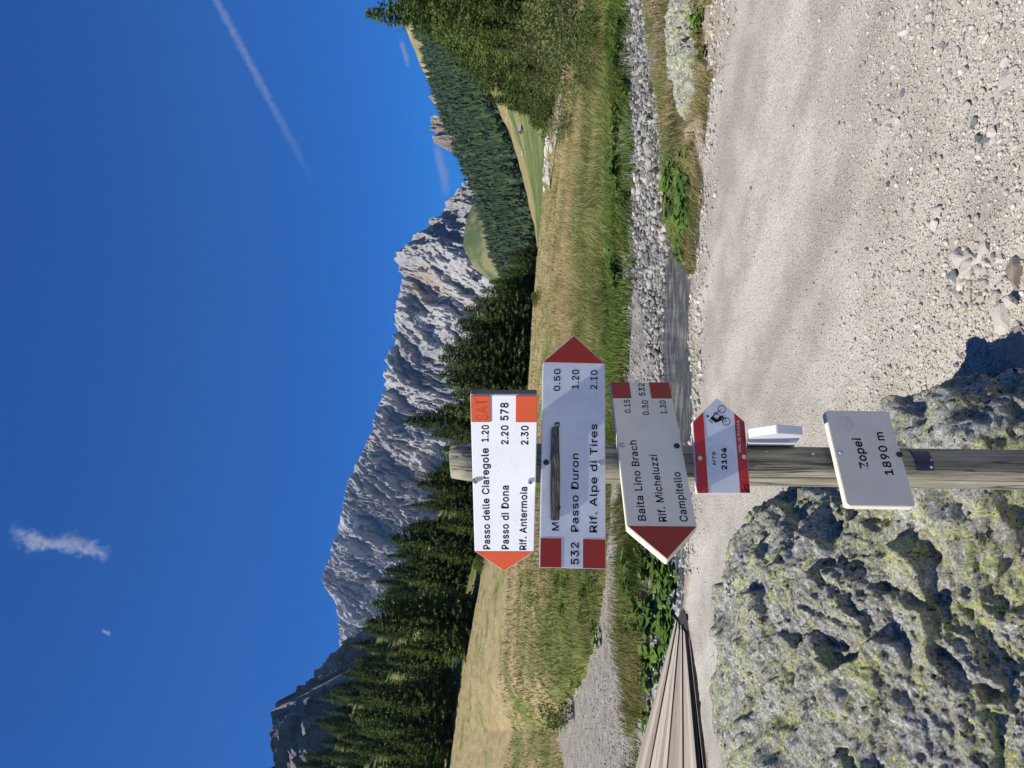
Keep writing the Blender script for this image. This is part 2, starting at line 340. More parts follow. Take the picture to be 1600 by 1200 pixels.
# ---------------------------------------------------------------- mountains
n = N('dolomite_rock'); a = n.attr()
f1 = n.ramp(n.noise(.05, 8, .72, vec=n.mapping((1, 1, .5))), [(.30, .52), (.45, .95), (.7, 1.28)])
hgt = n.noise(.045, 8, .72, vec=n.mapping((1, 1, .4)))
f2 = n.ramp(n.noise(.16, 5, .7, vec=n.mapping((1, 1, .28))), [(.32, .62), (.5, 1.0), (.7, 1.15)])
M['dolomite'] = n.done(n.mix(1.0, n.mix(1.0, a, f1, 'MULTIPLY'), f2, 'MULTIPLY'), .95, n.bump(hgt, 1.0, 18.0), spec=.1)
def mountain(name, u, crest, Dc, foot_v, Df, rows, amp, cols, seed=0, wl=1.0, cs=1.0, cc=.45, out=(0., 1.)):
    Dc = np.broadcast_to(np.asarray(Dc, float), u.shape); Df = np.broadcast_to(np.asarray(Df, float), u.shape)
    S = np.linspace(0, 1, rows); s = S[None, :]
    zc = CH+(800-crest)/F*Dc; zf = CH+(800-foot_v)/F*Df
    prof = .42*s+.58*s**1.9                                  # talus below, cliffs above
    D = Df[:, None]+(Dc-Df)[:, None]*np.where(s < .35, s*1.45, .5075+(s-.35)*.7577)
    z = zf[:, None]+(zc-zf)[:, None]*s**1.25
    x = (u[:, None]-600)/F*D
    p = np.stack([x, D*.35, z], -1)
    warp = fbm(p*.0028+seed, 3)[..., None]*np.array([120., 0, 0])
    q = p+warp; q[..., 0] -= .38*q[..., 2]                   # gullies lean to the right as they run down
    r1 = ridged(q*np.array([.0050, .002, .0012])/wl+seed, 3, g=.42)-.62
    r2 = ridged(q*np.array([.020, .008, .0045])/wl+seed*2+3, 3)-.62
    r3 = fbm(p*np.array([.05, .03, .05])/wl+seed, 4)
    env = sstep(.02, .35, s)*(1-.55*sstep(.85, 1, s))
    r4 = ridged(q*np.array([.055, .02, .022])/wl+seed*3+1, 3)-.62
    off = amp*(2.3*r1+1.0*r2+.36*r4+.16*r3)*env
    bands = .12*amp*np.sign(np.sin(z*.045+3*fbm(p*.004, 2)))*0
    D2 = D-off*out[1]; x = x+off*out[0]
    zz = z+(.20*amp*r3+.30*amp*r2)*env*(1-.5*sstep(.9, 1, s))+(amp*.10*fbm(np.stack([x*.02, x*0, x*0+seed], -1), 4)+amp*.10*r2)*sstep(.85, 1, s)
    V = np.stack([x, D2, zz], -1)
    back = V[:, -1:, :]+np.array([0, 350., -180.]); V = np.concatenate([V, back], 1)
    t = sstep(-.2, cc, fbm(q*np.array([.006, .004, .0035])*cs+seed+5, 5)); c = lerp3(cols[0], cols[1], t)
    t2 = sstep(.15, .5, fbm(q*np.array([.006, .003, .003])*cs+seed+9, 4)); c = c*(1-.6*t2[..., None])+np.asarray(cols[2])*.6*t2[..., None]
    tal = sstep(.30, .08, s+.15*fbm(p*.008+seed, 3)); c = c*(1-tal[..., None])+np.asarray(cols[3])*tal[..., None]
    c = np.concatenate([c, c[:, -1:]], 1)
    struct(name, mesh_np(name, V.reshape(-1, 3), grid_faces(*V.shape[:2]), M['dolomite'], True, c.reshape(-1, 3)))
K_m = knot(-500,560, 100,560, 150,540, 170,520, 185,530, 200,530, 235,529, 250,527, 265,520, 280,508, 300,503, 315,507, 330,518, 360,525, 400,534, 440,540, 480,560, 520,578, 560,590,
           600,600, 640,605, 680,616, 720,619, 750,626, 770,628, 792,618, 805,626, 820,640, 850,664, 880,692, 910,720, 930,734, 970,765, 1000,790)
um = np.linspace(60, 990, 1250)
pale = [(.38, .365, .345), (.57, .55, .515), (.56, .44, .31), (.53, .51, .475)]
mountain('mountain', um, kn(K_m, um), np.interp(um, [60, 400, 700, 990], [3950, 3330, 2800, 2350]), np.interp(um, [60, 500, 700, 800, 990], [800, 800, 790, 780, 790]), np.interp(um, [60, 400, 700, 990], [2950, 2330, 1850, 1600]), 400, 104, pale, 1.3)
K_m2 = knot(-500,380, -100,400, -40,418, 0,428, 60,424, 90,426, 110,445, 130,468, 150,492, 165,505, 180,522, 195,545, 215,580, 240,630, 260,700, 275,760)
u2 = np.linspace(-420, 275, 560)
mountain('dark_mountain', u2, kn(K_m2, u2), np.interp(u2, [-420, 0, 90, 275], [900, 1150, 1330, 2250]), np.full(u2.shape, 800.), np.interp(u2, [-420, 0, 275], [600, 760, 1700]), 300, 70,
         [(.22, .19, .165), (.40, .365, .33), (.34, .25, .175), (.52, .49, .46)], 4.1, .45, 3.2, .4, (.85, .5))
# crag on the right skyline
uc = np.linspace(965, 1062, 150)
K_c = knot(965,716, 974,711, 976,679, 988,675, 990,684, 996,684, 998,671, 1004,672, 1006,675, 1012,672, 1018,673, 1019,690, 1024,700, 1030,683, 1040,676, 1046,672, 1049,668, 1062,690)
mountain('crag', uc, kn(K_c, uc), 1400., np.interp(uc, [965, 1062], [724, 700]), 1330., 60, 9, [(.36, .30, .25), (.45, .38, .32), (.40, .29, .21), (.33, .30, .26)], 7.7, .25)
# ---------------------------------------------------------------- conifers
def leaf_quads(c, d, up, ln, wd):
    """thin pointed leaf faces: centre-base c, direction d, lateral up, length, width -> verts, quads (diamond)"""
    a = c; b = c+d*ln[:, None]*.45+up*wd[:, None]; e = c+d*ln[:, None]; g = c+d*ln[:, None]*.45-up*wd[:, None]
    v = np.stack([a, b, e, g], 1).reshape(-1, 3); return v, np.arange(len(c)*4).reshape(-1, 4)
def unit(a): return a/np.maximum(np.linalg.norm(a, axis=-1, keepdims=True), 1e-9)
def conifer(name, rng, H=1.0, R=.19, whorls=26, per=8, sprays=9, droop=.35, leaf=.05, wid=.35, bare=.06, irregular=.25, power=.85, mat='spruce', trunk=.016):
    cs, dd, uu, ll, ww = [], [], [], [], []
    lean = rng.uniform(0, 6.28); 
    for k in range(whorls):
        f = (k+rng.uniform(-.3, .3))/whorls; f = min(max(f, 0), .995); h = bare+(1-bare)*f
        nb = max(3, int(per*(1-.45*f)))
        for j in range(nb):
            az = 6.283*j/nb+rng.uniform(-.5, .5)
            Lb = R*(1-f)**power*(1+irregular*rng.normal())+.012
            if f < .15: Lb *= .65+.35*f/.15
            if Lb <= .012: continue
            ns = max(3, int(sprays*Lb/R)+2)
            q = np.linspace(.12, 1, ns)
            dr = droop*(1-.8*f)*rng.uniform(.6, 1.4)
            rr = Lb*q; zz = h-dr*Lb*q**1.3+.18*Lb*np.clip(q-.65, 0, 1)*2+(.25*Lb*q)*f
            rad = np.array([math.cos(az), math.sin(az), 0]); lat = np.array([-rad[1], rad[0], 0])
            pos = rad*rr[:, None]+np.array([0, 0, 1])*zz[:, None]
            for sgn in (-1, 1, 0):
                m = len(q)
                d = rad*.75+lat*sgn*(.75+.3*rng.random((m, 1)))+np.array([0, 0, 1])*(rng.normal(size=(m, 1))*.22-.18)
                d = unit(d)
                if sgn == 0: d = unit(rad+np.array([0, 0, -.55])+rng.normal(size=(m, 3))*.25)
                up = unit(np.cross(d, rng.normal(size=(m, 3))*.55+np.array([0, 0, 1])))
                l = leaf*(1.15-.45*q)*rng.uniform(.6, 1.35, m)*(1-.35*f)
                cs.append(pos+rng.normal(size=(m, 3))*.006); dd.append(d); uu.append(up); ll.append(l); ww.append(l*wid)
    # leader
    m = 8; cs.append(np.stack([0*np.arange(m), 0*np.arange(m), np.linspace(.93, .985, m)], -1)); d = unit(rng.normal(size=(m, 3))*.4+np.array([0, 0, 1.0])); dd.append(d)
    uu.append(unit(np.cross(d, rng.normal(size=(m, 3))))); ll.append(np.full(m, .025)); ww.append(np.full(m, .006))
    v, f = leaf_quads(*[np.concatenate(x) for x in (cs, dd, uu, ll, ww)])
    crown = mesh_np(name+'_crown', v*H, f, M[mat])
    # trunk with a few limb stubs
    tv, tf = [], []; n = 7
    for hz, r in ((0, trunk*1.25), (.05, trunk), (.4, trunk*.7), (.75, trunk*.35), (.97, trunk*.06)):
        for k in range(n): tv.append((r*math.cos(6.283*k/n), r*math.sin(6.283*k/n), hz-.02))
    for a in range(4):
        for k in range(n): tf.append((a*n+k, a*n+(k+1) % n, (a+1)*n+(k+1) % n, (a+1)*n+k))
    for _ in range(30):
        h = rng.uniform(bare*.5+.02, .85); az = rng.uniform(0, 6.28); l = R*(1-h)*.8; b = len(tv); e = trunk*.22
        rad = np.array([math.cos(az), math.sin(az), 0]); lat = np.array([-rad[1], rad[0], 0]); p0 = np.array([0, 0, h]); p1 = p0+rad*l+np.array([0, 0, -droop*l])
        for pp, rr in ((p0, e), (p1, e*.3)):
            for k in range(3): tv.append(pp+lat*rr*math.cos(2.094*k)+np.array([0, 0, 1])*rr*math.sin(2.094*k))
        for k in range(3): tf.append((b+k, b+(k+1) % 3, b+3+(k+1) % 3, b+3+k))
    return crown, mesh_np(name+'_trunk', np.array(tv, float)*H, tf, M['bark'], True)
tr = np.random.default_rng(21)
SPR = [conifer('spruce', tr, R=tr.uniform(.20, .27), whorls=36, per=10, sprays=10, droop=tr.uniform(.25, .5), leaf=.042, irregular=.22, power=tr.uniform(.6, .85)) for _ in range(7)]
SPN = [conifer('spruce_near', tr, R=.20+.03*k, whorls=44, per=11, sprays=14, droop=.38, leaf=.036, wid=.26, irregular=.24) for k in range(3)]
LAR = [conifer('larch', tr, R=.26+.03*k, whorls=40, per=10, sprays=15, droop=.25, leaf=.030, wid=.30, irregular=.32, power=.7, mat='larch') for k in range(3)]
LAF = [conifer('larch_far', tr, R=.25+.04*k, whorls=26, per=9, sprays=9, droop=.2, leaf=.05, wid=.36, irregular=.35, power=.6, mat='larch') for k in range(2)]
def tree(kind, meshes, pos, H, label, group=None, cat='tree', tilt=.03, wide=1.0):
    o = empty(kind, Vector(pos)-Vector((0, 0, .1)), label, cat, group)
    o.rotation_euler = (random.uniform(-tilt, tilt), random.uniform(-tilt, tilt), random.uniform(0, 6.28)); o.scale = (H*wide, H*wide, H)
    link('crown', meshes[0], o); link('trunk', meshes[1], o); return o
def ground_at(u, D):
    x = (u-600)/F*D
    if D <= DFAR: return np.array((x, D, float(gz(x, D))))
    r = np.interp(D, [105, 190, 290, 360], [0, 40, 80, 99])
    return loft_at(HL, uh, np.array([float(u)]), np.array([r]))[0]
def place(kind, protos, u, D, top_v=None, H=None, **kw):
    p = ground_at(u, D)
    if H is None: H = (800-top_v)/F*D+CH-p[2]
    return tree(kind, random.choice(protos), p, H, **kw)
# left hillside: front edge row along the meadow, then the wood behind, thinner towards the top
L1 = 'dark spruce in the front row at the upper edge of the left meadow'
for u in np.arange(-60, 500, 21):
    u = u+random.uniform(-5, 5); far = random.random() < .22
    place('spruce_tree', SPR if not far else LAF, u, random.uniform(104, 124), H=random.choice((random.uniform(8, 11), random.uniform(10, 15.5))) if not far else random.uniform(6, 10),
          label=L1 if not far else 'lighter green larch in the front row at the upper edge of the left meadow', group='spruces at the meadow edge' if not far else 'larches at the meadow edge', wide=random.uniform(.85, 1.15))
L2 = 'dark spruce higher on the left hillside behind the meadow-edge row'
cnt = 0; pts = []
while cnt < 74:
    u = random.uniform(-80, 520); D = random.uniform(128, 292)
    x = (u-600)/F*D
    if any((x-a)**2+(D-b)**2 < 49 for a, b in pts): continue
    if perlin(np.array([[x*.03, D*.03, 4.5]]))[0] < .05 and D > 140: continue
    pts.append((x, D)); cnt += 1; far = random.random() < .15
    place('spruce_tree' if not far else 'larch_tree', SPR if not far else LAF, u, D, H=random.uniform(7, 13.5) if not far else random.uniform(6, 9), label=L2 if not far else 'lighter green larch higher on the left hillside among spruces',
          group='spruces on the left hillside' if not far else 'larches on the left hillside', wide=random.uniform(.85, 1.15))
for _ in range(62):
    u = random.choice((random.uniform(-90, 140), random.uniform(-80, 290))); D = random.uniform(190, 291); far = random.random() < .15
    place('spruce_tree' if not far else 'larch_tree', SPR if not far else LAF, u, D, H=random.uniform(6.5, 13) if not far else random.uniform(6, 10), label=L2 if not far else 'lighter green larch higher on the left hillside among spruces',
          group='spruces on the left hillside' if not far else 'larches on the left hillside', wide=random.uniform(.85, 1.15))
# middle clump behind the signs
mid = [(545, 112, 632, 'tallest spruce of the middle clump, its thin tip against the grey mountain'), (522, 118, 672, None), (500, 122, 690, None), (480, 120, 700, None), (565, 108, 690, None), (585, 110, 702, None),
       (600, 105, 694, None), (618, 112, 684, None), (640, 106, 683, 'broad dark spruce right of the tallest one, over the long sign'), (655, 115, 690, None), (668, 108, 712, None), (685, 110, 716, None), (700, 116, 713, None), (715, 108, 722, None), (728, 114, 738, None),
       (745, 112, 748, None), (760, 116, 762, None), (775, 112, 780, None), (790, 115, 790, None), (802, 118, 788, None), (535, 130, 690, None), (610, 128, 705, None), (690, 130, 722, None), (630, 125, 700, None), (750, 128, 770, None)]
for u, D, tv, lb in mid:
    p = np.array(((u-600)/F*D, D, CH+(800-kn(K_far, u))/F*D-.3))
    tree('spruce_tree', random.choice(SPN), p, (800-tv)/F*D+CH-p[2], lb or 'dark spruce in the middle clump behind the trail signs', None if lb else 'spruces of the middle clump', wide=random.uniform(1.05, 1.35))
# right hand cluster beside the stream
rt = [('spruce', 1172, 50, 568, 'slim spruce whose tip stands highest against the sky at the right'), ('larch', 1205, 44, 592, 'tall larch cut by the picture edge beside the highest spruce'),
      ('larch', 1150, 54, 660, None), ('spruce', 1190, 62, 640, None), ('larch', 1122, 58, 692, None), ('larch', 1092, 62, 716, None), ('larch', 1066, 66, 742, None), ('spruce', 1044, 72, 764, None),
      ('spruce', 1030, 78, 792, None), ('larch', 1108, 74, 712, None), ('spruce', 1080, 80, 735, None), ('larch', 1180, 48, 690, None), ('larch', 1140, 49, 735, None), ('larch', 1055, 60, 790, None), ('spruce', 1100, 56, 765, None), ('larch', 1225, 52, 600, None), ('larch', 1160, 66, 675, None), ('larch', 1135, 80, 690, None), ('spruce', 1128, 44, 755, None), ('larch', 1098, 46, 790, None), ('spruce', 1165, 40, 722, None), ('larch', 1070, 52, 812, None), ('spruce', 1205, 36, 690, None)]
for k, u, D, tv, lb in rt:
    p = ground_at(u, D); H = (800-tv)/F*D+CH-p[2]
    tree(k+'_tree', random.choice(SPN if k == 'spruce' else LAR), p, H, lb or ('feathery green larch in the tree cluster right of the stream' if k == 'larch' else 'dark spruce in the tree cluster right of the stream'),
         None if lb else ('larches right of the stream' if k == 'larch' else 'spruces right of the stream'), wide=1.0 if u == 1172 else random.uniform(1.1, 1.4))
# far forest: one mass of trees on the right slope
fr = np.random.default_rng(5); NT = 5200
fu = fr.uniform(660, 1420, NT); frw = fr.uniform(1, 82, NT); base = loft_at(FS, ur, fu, frw)
clear = fbm(base*np.array([.011, .011, 0])+31, 3); keep = clear < .40
base = base[keep]; NT = len(base); Ht = fr.uniform(10, 19, NT); k = 7
ang = np.arange(k)*6.283/k; tiers = [(0.04, .17), (.30, .19), (.27, .13), (.62, .13), (.58, .08), (1.0, .0)]
tv = []
for hz, r in tiers:
    rr = r*Ht[:, None]*(1+.35*fr.normal(size=(NT, k)))*fr.uniform(.8, 1.2, (NT, 1)); a = ang[None, :]+fr.uniform(0, 6, (NT, 1))
    tv.append(np.stack([base[:, 0:1]+rr*np.cos(a), base[:, 1:2]+rr*np.sin(a), base[:, 2:3]+(hz+.04*fr.normal(size=(NT, k)))*Ht[:, None]*(1 if hz < 1 else 1)], -1))
tv = np.stack(tv, 1)                        # NT, tiers, k, 3
tf = []
for t in range(len(tiers)-1):
    for j in range(k): tf.append((t*k+j, t*k+(j+1) % k, (t+1)*k+(j+1) % k, (t+1)*k+j))
tf = np.array(tf); tf = (tf[None]+(np.arange(NT)*len(tiers)*k)[:, None, None]).reshape(-1, 4)
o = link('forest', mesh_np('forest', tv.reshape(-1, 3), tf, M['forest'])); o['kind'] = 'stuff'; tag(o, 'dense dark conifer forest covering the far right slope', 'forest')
# ---------------------------------------------------------------- bushes, grass, plants
def bush_mesh(name, rng, n=2600, lobes=9, leaf=.055, mat='willow', tall=1.0):
    cen = rng.normal(size=(lobes, 3))*np.array([.33, .33, .22])+np.array([0, 0, .5]); rad = rng.uniform(.2, .36, lobes)
    i = rng.integers(0, lobes, n); d = unit(rng.normal(size=(n, 3))); p = cen[i]+d*rad[i][:, None]*rng.uniform(.55, 1.08, (n, 1)); p[:, 2] = np.abs(p[:, 2])*tall
    dr = unit(d*.5+rng.normal(size=(n, 3))*.6+np.array([0, 0, .5])); up = unit(np.cross(dr, rng.normal(size=(n, 3)))); l = leaf*rng.uniform(.6, 1.5, n)
    v, f = leaf_quads(p, dr, up, l, l*.3)
    sv, sf = [], []
    for j in range(14):
        q = cen[rng.integers(0, lobes)]+rng.normal(size=3)*.12; q[2] *= tall; b = len(sv); e = .010
        for pp, r in ((np.array([rng.normal()*.05, rng.normal()*.05, -.03]), e), (q*.6+np.array([0, 0, .02]), e*.7), (q, e*.25)):
            for k in range(3): sv.append(pp+r*np.array([math.cos(2.094*k), math.sin(2.094*k), 0]))
        for a in range(2):
            for k in range(3): sf.append((b+a*3+k, b+a*3+(k+1) % 3, b+a*3+3+(k+1) % 3, b+a*3+3+k))
    return mesh_np(name+'_foliage', v, f, M[mat]), mesh_np(name+'_stem', sv, sf, M['bark'])
br = np.random.default_rng(31)
WIL = [bush_mesh('willow', br) for _ in range(3)]; WID = [bush_mesh('dark_bush', br, mat='spruce') for _ in range(2)]; UPB = bush_mesh('upright_bush', br, 1500, 5, .07, 'spruce', 1.2)
bs = [('willow_bush', WIL, 1152, 36, 2.6, 1.0, 'large olive green willow bush in front of the right-hand trees'), ('willow_bush', WIL, 1190, 31, 2.6, 1.0, 'olive willow bush at the picture edge below the highest spruce'),
      ('willow_bush', WIL, 1112, 42, 2.2, 1.1, 'willow bush left of the large olive bush by the stream'), ('round_bush', WID, 1062, 48, 2.0, 1.3, 'low dark round bush on the right bank beside the gravel bar'),
      ('round_bush', WID, 1022, 66, 2.4, 1.6, 'dark bush at the end of the right-hand tree cluster'), ('willow_bush', WIL, 1170, 26, 1.9, 1.3, 'small willow bush nearest the stream at right'),
      ('upright_bush', [UPB], 80, 21.5, .75, 1.0, 'small dark upright bush on the left verge above the path'), ('round_bush', WID, 318, 100, 1.6, 1.4, 'small bush at the top of the left meadow behind the upper sign tip'),
      ('willow_bush', WIL, 1085, 33, 1.3, 1.3, 'knee-high willow scrub on the right bank'), ('willow_bush', WIL, 1178, 19, 1.1, 1.5, 'low willow scrub at the right picture edge above the stone bar'), ('round_bush', WID, 1128, 22, .8, 1.7, 'dark herb clump between the tall grass and the right-hand trees'), ('willow_bush', WIL, 1110, 17.5, .6, 1.6, 'knee-high light green scrub above the stone bar at right'), ('round_bush', WID, 1165, 15.5, .5, 1.9, 'dark weedy tuft close above the stone bar at right'), ('willow_bush', WIL, 1060, 16, .45, 1.9, 'small weedy tuft left of the knee-high scrub'), ('willow_bush', WIL, 1020, 27, .8, 1.8, 'weedy tuft in the tall grass below the gravel bar'), ('round_bush', WID, 735, 62, .9, 1.6, 'small black-green bush alone in the dry meadow ditch')]
for nm, pr, u, D, H, wd, lb in bs:
    pr = random.choice(pr); o = empty(nm, ground_at(u, D), lb, 'bush'); o.scale = (H*wd, H*wd, H); o.rotation_euler.z = random.uniform(0, 6)
    link('foliage', pr[0], o); link('stem', pr[1], o)
def blades(name, x, y, h, wd, col, label, rng, lean=.45, wind=(.25, -.1)):
    n = len(x); z = gz(x, y); az = rng.uniform(0, 6.283, n); ln = lean*rng.normal(size=n)
    side = np.stack([np.cos(az), np.sin(az), 0*az], -1); fw = np.stack([-np.sin(az), np.cos(az), 0*az], -1)
    b = np.stack([x, y, z-.02], -1); sw = fbm(np.stack([x*.35, y*.35, 0*x+3], -1), 2)*9; lv = fw*(ln*h)[:, None]+np.array([wind[0], wind[1], 0])*(h*.5)[:, None]+np.stack([np.cos(sw), np.sin(sw), 0*sw], -1)*(h*.55)[:, None]
    m = b+lv*.35+np.array([0, 0, 1])*(h*.6)[:, None]; t = b+lv*1.1+np.array([0, 0, 1])*(h*(1-.3*np.abs(ln)))[:, None]
    v = np.stack([b-side*wd[:, None], b+side*wd[:, None], m+side*wd[:, None]*.75, m-side*wd[:, None]*.75, t], 1).reshape(-1, 3)
    i = np.arange(n)*5; f1 = np.stack([i, i+1, i+2, i+3], -1); f2 = np.stack([i+3, i+2, i+4, i+4], -1)
    f = np.concatenate([np.stack([i, i+1, i+2], -1), np.stack([i, i+2, i+3], -1), np.stack([i+3, i+2, i+4], -1)])
    cc = np.repeat(col, 5, 0); o = link(name, mesh_np(name, v, f, M['grass'], False, cc)); o['kind'] = 'stuff'; tag(o, label, 'grass'); return o
def region(u, d):
    iu = np.clip(((u-us[0])/(us[1]-us[0])).round().astype(int), 0, NU-1); j = np.clip(np.searchsorted(ds, d), 0, ND-1); return REG[iu, j]
gr = np.random.default_rng(41)
def scatter(n, u0, u1, v0, v1, zlev, regs, dmax=DFAR-1):
    u = gr.uniform(u0, u1, n); v = gr.uniform(v0, v1, n); d = np.minimum((CH-zlev)*F/(v-800), 1e6)
    k = (d < dmax)&(d > 1); u, d = u[k], d[k]; k = np.isin(region(u, d), regs); return u[k], d[k]
# tall dry grass of the right meadow
u, d = scatter(95000, 480, 1330, 822, 985, -.25, (5,)); x = (u-600)/F*d
cl = fbm(np.stack([x*.6, d*.6, 0*x], -1), 3); c, g_ = meadow_col(x, d, u); c = c*gr.uniform(.75, 1.4, (len(x), 1)); 
pt = fbm(np.stack([x*.22, d*.16, 0*x+5], -1), 3); c = np.where(((pt > .12)&(gr.random(len(x)) < .75))[:, None], np.array([.17, .21, .05])*gr.uniform(.7, 1.35, (len(x), 1)), c)
c = np.where((gr.random(len(x)) < .3)[:, None], np.array([.50, .41, .22])*gr.uniform(.8, 1.15, (len(x), 1)), c)
h = (.11+.30*np.clip(cl+.45, 0, 1))*gr.uniform(.5, 1.35, len(x))*np.where(d < 14.5, .6, 1)
blades('tall_grass', x, d, h, np.maximum(.004, d*.00027), c, 'tall dry straw coloured grass of the riverside meadow', gr)
# left meadow: mown stubble, and a weedy verge
xs = gr.uniform(-62, 0, 120000); yy = 16+(DFAR-17)*gr.random(120000)**1.6; uu_ = xs/yy*F+600; k = (uu_ < 540)&(uu_ > -150)&(region(uu_, yy) == 5); x, d = xs[k], yy[k]; u = uu_[k]
c, g_ = meadow_col(x, d, u); c = c*gr.uniform(.75, 1.3, (len(x), 1))
blades('meadow_grass', x, d, gr.uniform(.025, .075, len(x))*(1+.9*sstep(30, 17, d)), np.maximum(.005, d*.00032), c, 'short mown straw and green grass of the left meadow', gr)
u, d = scatter(42000, -40, 500, 850, 1030, -.22, (5, 3)); x = (u-600)/F*d
c = lerp3((.09, .14, .03), (.30, .25, .11), sstep(-.35, .35, fbm(np.stack([x*.8, d*.5, 0*x], -1), 4)+.22*gr.normal(size=len(x))))*gr.uniform(.6, 1.35, (len(x), 1))
blades('verge_grass', x, d, gr.uniform(.10, .30, len(x)), np.maximum(.006, d*.0004), c, 'green and yellow weedy grass along both sides of the path', gr)
# bank grass between the road and the stream
u, d = scatter(46000, 770, 1340, 985, 1135, -.04, (1,)); x = (u-600)/F*d; cl = fbm(np.stack([x*1.5, d*1.5, 0*x], -1), 3)-.3*sstep(6.9, 6.2, d); k = cl > -.36; x, d, cl = x[k], d[k], cl[k]
c = lerp3((.32, .26, .12), (.11, .17, .035), sstep(-.1, .3, cl+.2*gr.normal(size=len(x))))*gr.uniform(.7, 1.3, (len(x), 1))
blades('bank_grass', x, d, gr.uniform(.03, .14, len(x)), np.maximum(.003, d*.00035), c, 'patchy short grass on the bank between road and stream', gr)
u, d = scatter(14000, 480, 1330, 955, 985, -.28, (5, 3)); x = (u-600)/F*d
c = lerp3((.07, .13, .025), (.15, .20, .05), gr.random(len(x)))*gr.uniform(.7, 1.3, (len(x), 1))
blades('stream_edge_grass', x, d, gr.uniform(.08, .24, len(x)), np.maximum(.006, d*.0006), c, 'green grass along the far edge of the stones', gr)
# broad-leaved plants
def leafy(name, rng, n, mat, size=1.0):
    v, f = [], []
    for k in range(n):
        az = rng.uniform(0, 6.283); el = rng.uniform(.5, 1.25); L = rng.uniform(.10, .26); r = rng.uniform(.06, .12)*size
        rad = np.array([math.cos(az), math.sin(az), 0]); lat = np.array([-rad[1], rad[0], 0]); tip = rad*L*math.cos(el)*1.3+np.array([0, 0, L*math.sin(el)])
        dirv = unit(rad+np.array([0, 0, rng.uniform(-.5, .35)])); nrm = unit(np.cross(dirv, lat)); b = len(v)
        v += [tip*0+rad*.01-lat*.004, tip*0+rad*.01+lat*.004, tip+lat*.003, tip-lat*.003]; f.append((b, b+1, b+2, b+3)); b += 4
        prof = [(-.15, .0), (-.25, .55), (.2, .95), (.8, .85), (1.35, .45), (1.75, .0)]
        for s, wv_ in prof:
            cup = nrm*(.18*r*math.sin(s*2))
            v += [tip+dirv*(s*r)+lat*wv_*r+nrm*(.22*r*wv_)+cup, tip+dirv*(s*r)+cup, tip+dirv*(s*r)-lat*wv_*r+nrm*(.22*r*wv_)+cup]
        for q in range(5):
            for sd in (0, 1): f.append((b+q*3+sd, b+q*3+sd+1, b+q*3+sd+4, b+q*3+sd+3))
    return mesh_np(name, np.array(v), f, M[mat], True)
lr = np.random.default_rng(51)
LP = [leafy('leafy_plant', lr, 13, 'broadleaf') for _ in range(3)]; LD = [leafy('leafy_plant', lr, 16, 'broadleaf_dark') for _ in range(3)]
def plants(n, u0, u1, v0, v1, zl, pr, s0, s1, lb, grp):
    for _ in range(n):
        u = random.uniform(u0, u1); v = random.uniform(v0, v1); d = dep(v, zl); x = (u-600)/F*d
        o = link('leafy_plant', random.choice(pr)); o.location = (x, d, float(gz(x, d))-.01); s = random.uniform(s0, s1); o.scale = (s, s, s); o.rotation_euler.z = random.uniform(0, 6.28)
        tag(o, lb, 'plant', grp)
plants(30, 862, 962, 1048, 1088, -.04, LP+LD, .28, .58, 'broad-leaved green plant in the patch between road edge and stream bend', 'broad-leaved plants by the road edge')
plants(18, 800, 865, 1062, 1088, -.04, LP, .28, .5, 'small leafy plant at the tip of the bank by the water', 'small plants at the bank tip')
plants(18, 1090, 1195, 1058, 1105, -.02, LP, .24, .45, 'broad-leaved plant beside the lichened outcrop at right', 'broad-leaved plants by the outcrop')
plants(30, 180, 325, 985, 1024, -.25, LP+LD, .55, 1.0, 'broad green plant on the far bank between path and stones', 'broad-leaved plants below the path')
plants(14, 60, 175, 995, 1018, -.25, LD+LP, .45, .75, 'leafy weed on the bank beside the plank bridge', 'weeds beside the plank bridge')
plants(26, 690, 1190, 960, 974, -.26, LD+LP, .4, .75, 'leafy weed along the far edge of the stone bar', 'weeds along the stone bar')
plants(16, 130, 300, 895, 935, -.15, LD, .45, .85, 'dark leafy weed on the verge above the path', 'weeds above the path')
# ---------------------------------------------------------------- stones
def rock_mesh(name, rng, sub=2, mat=None, rough=.12, flat=.65):
    bm = bmesh.new(); bmesh.ops.create_icosphere(bm, subdivisions=sub, radius=1)
    v = np.array([q.co[:] for q in bm.verts]); f = np.array([[q.index for q in t.verts] for t in bm.faces]); bm.free()
    pl = unit(rng.normal(size=(18, 3))); dd = rng.uniform(.45, .85, 18)
    r = np.min(np.where((v@pl.T) > .05, dd/np.maximum(v@pl.T, .05), 9), axis=1); r = np.minimum(r, 1.05)
    v = v*r[:, None]*(1+rough*.25*fbm(v*2+rng.uniform(0, 50), 3))[:, None]*np.array([1, rng.uniform(.65, .95), flat*rng.uniform(.8, 1.2)])
    return v, f
sr = np.random.default_rng(61)
RV = [rock_mesh('stone', sr, 1) for _ in range(6)]; RB = [mesh_np('stone', *rock_mesh('stone', sr, 3), M['limestone'], True) for _ in range(6)]
RD = [mesh_np('stone', *rock_mesh('stone', sr, 3), M['darkstone'], True) for _ in range(3)]; RT = [mesh_np('stone', *rock_mesh('stone', sr, 3), M['tanstone'], True) for _ in range(3)]
for m in RB+RD+RT: m.polygons.foreach_set('use_smooth', np.zeros(len(m.polygons), bool))
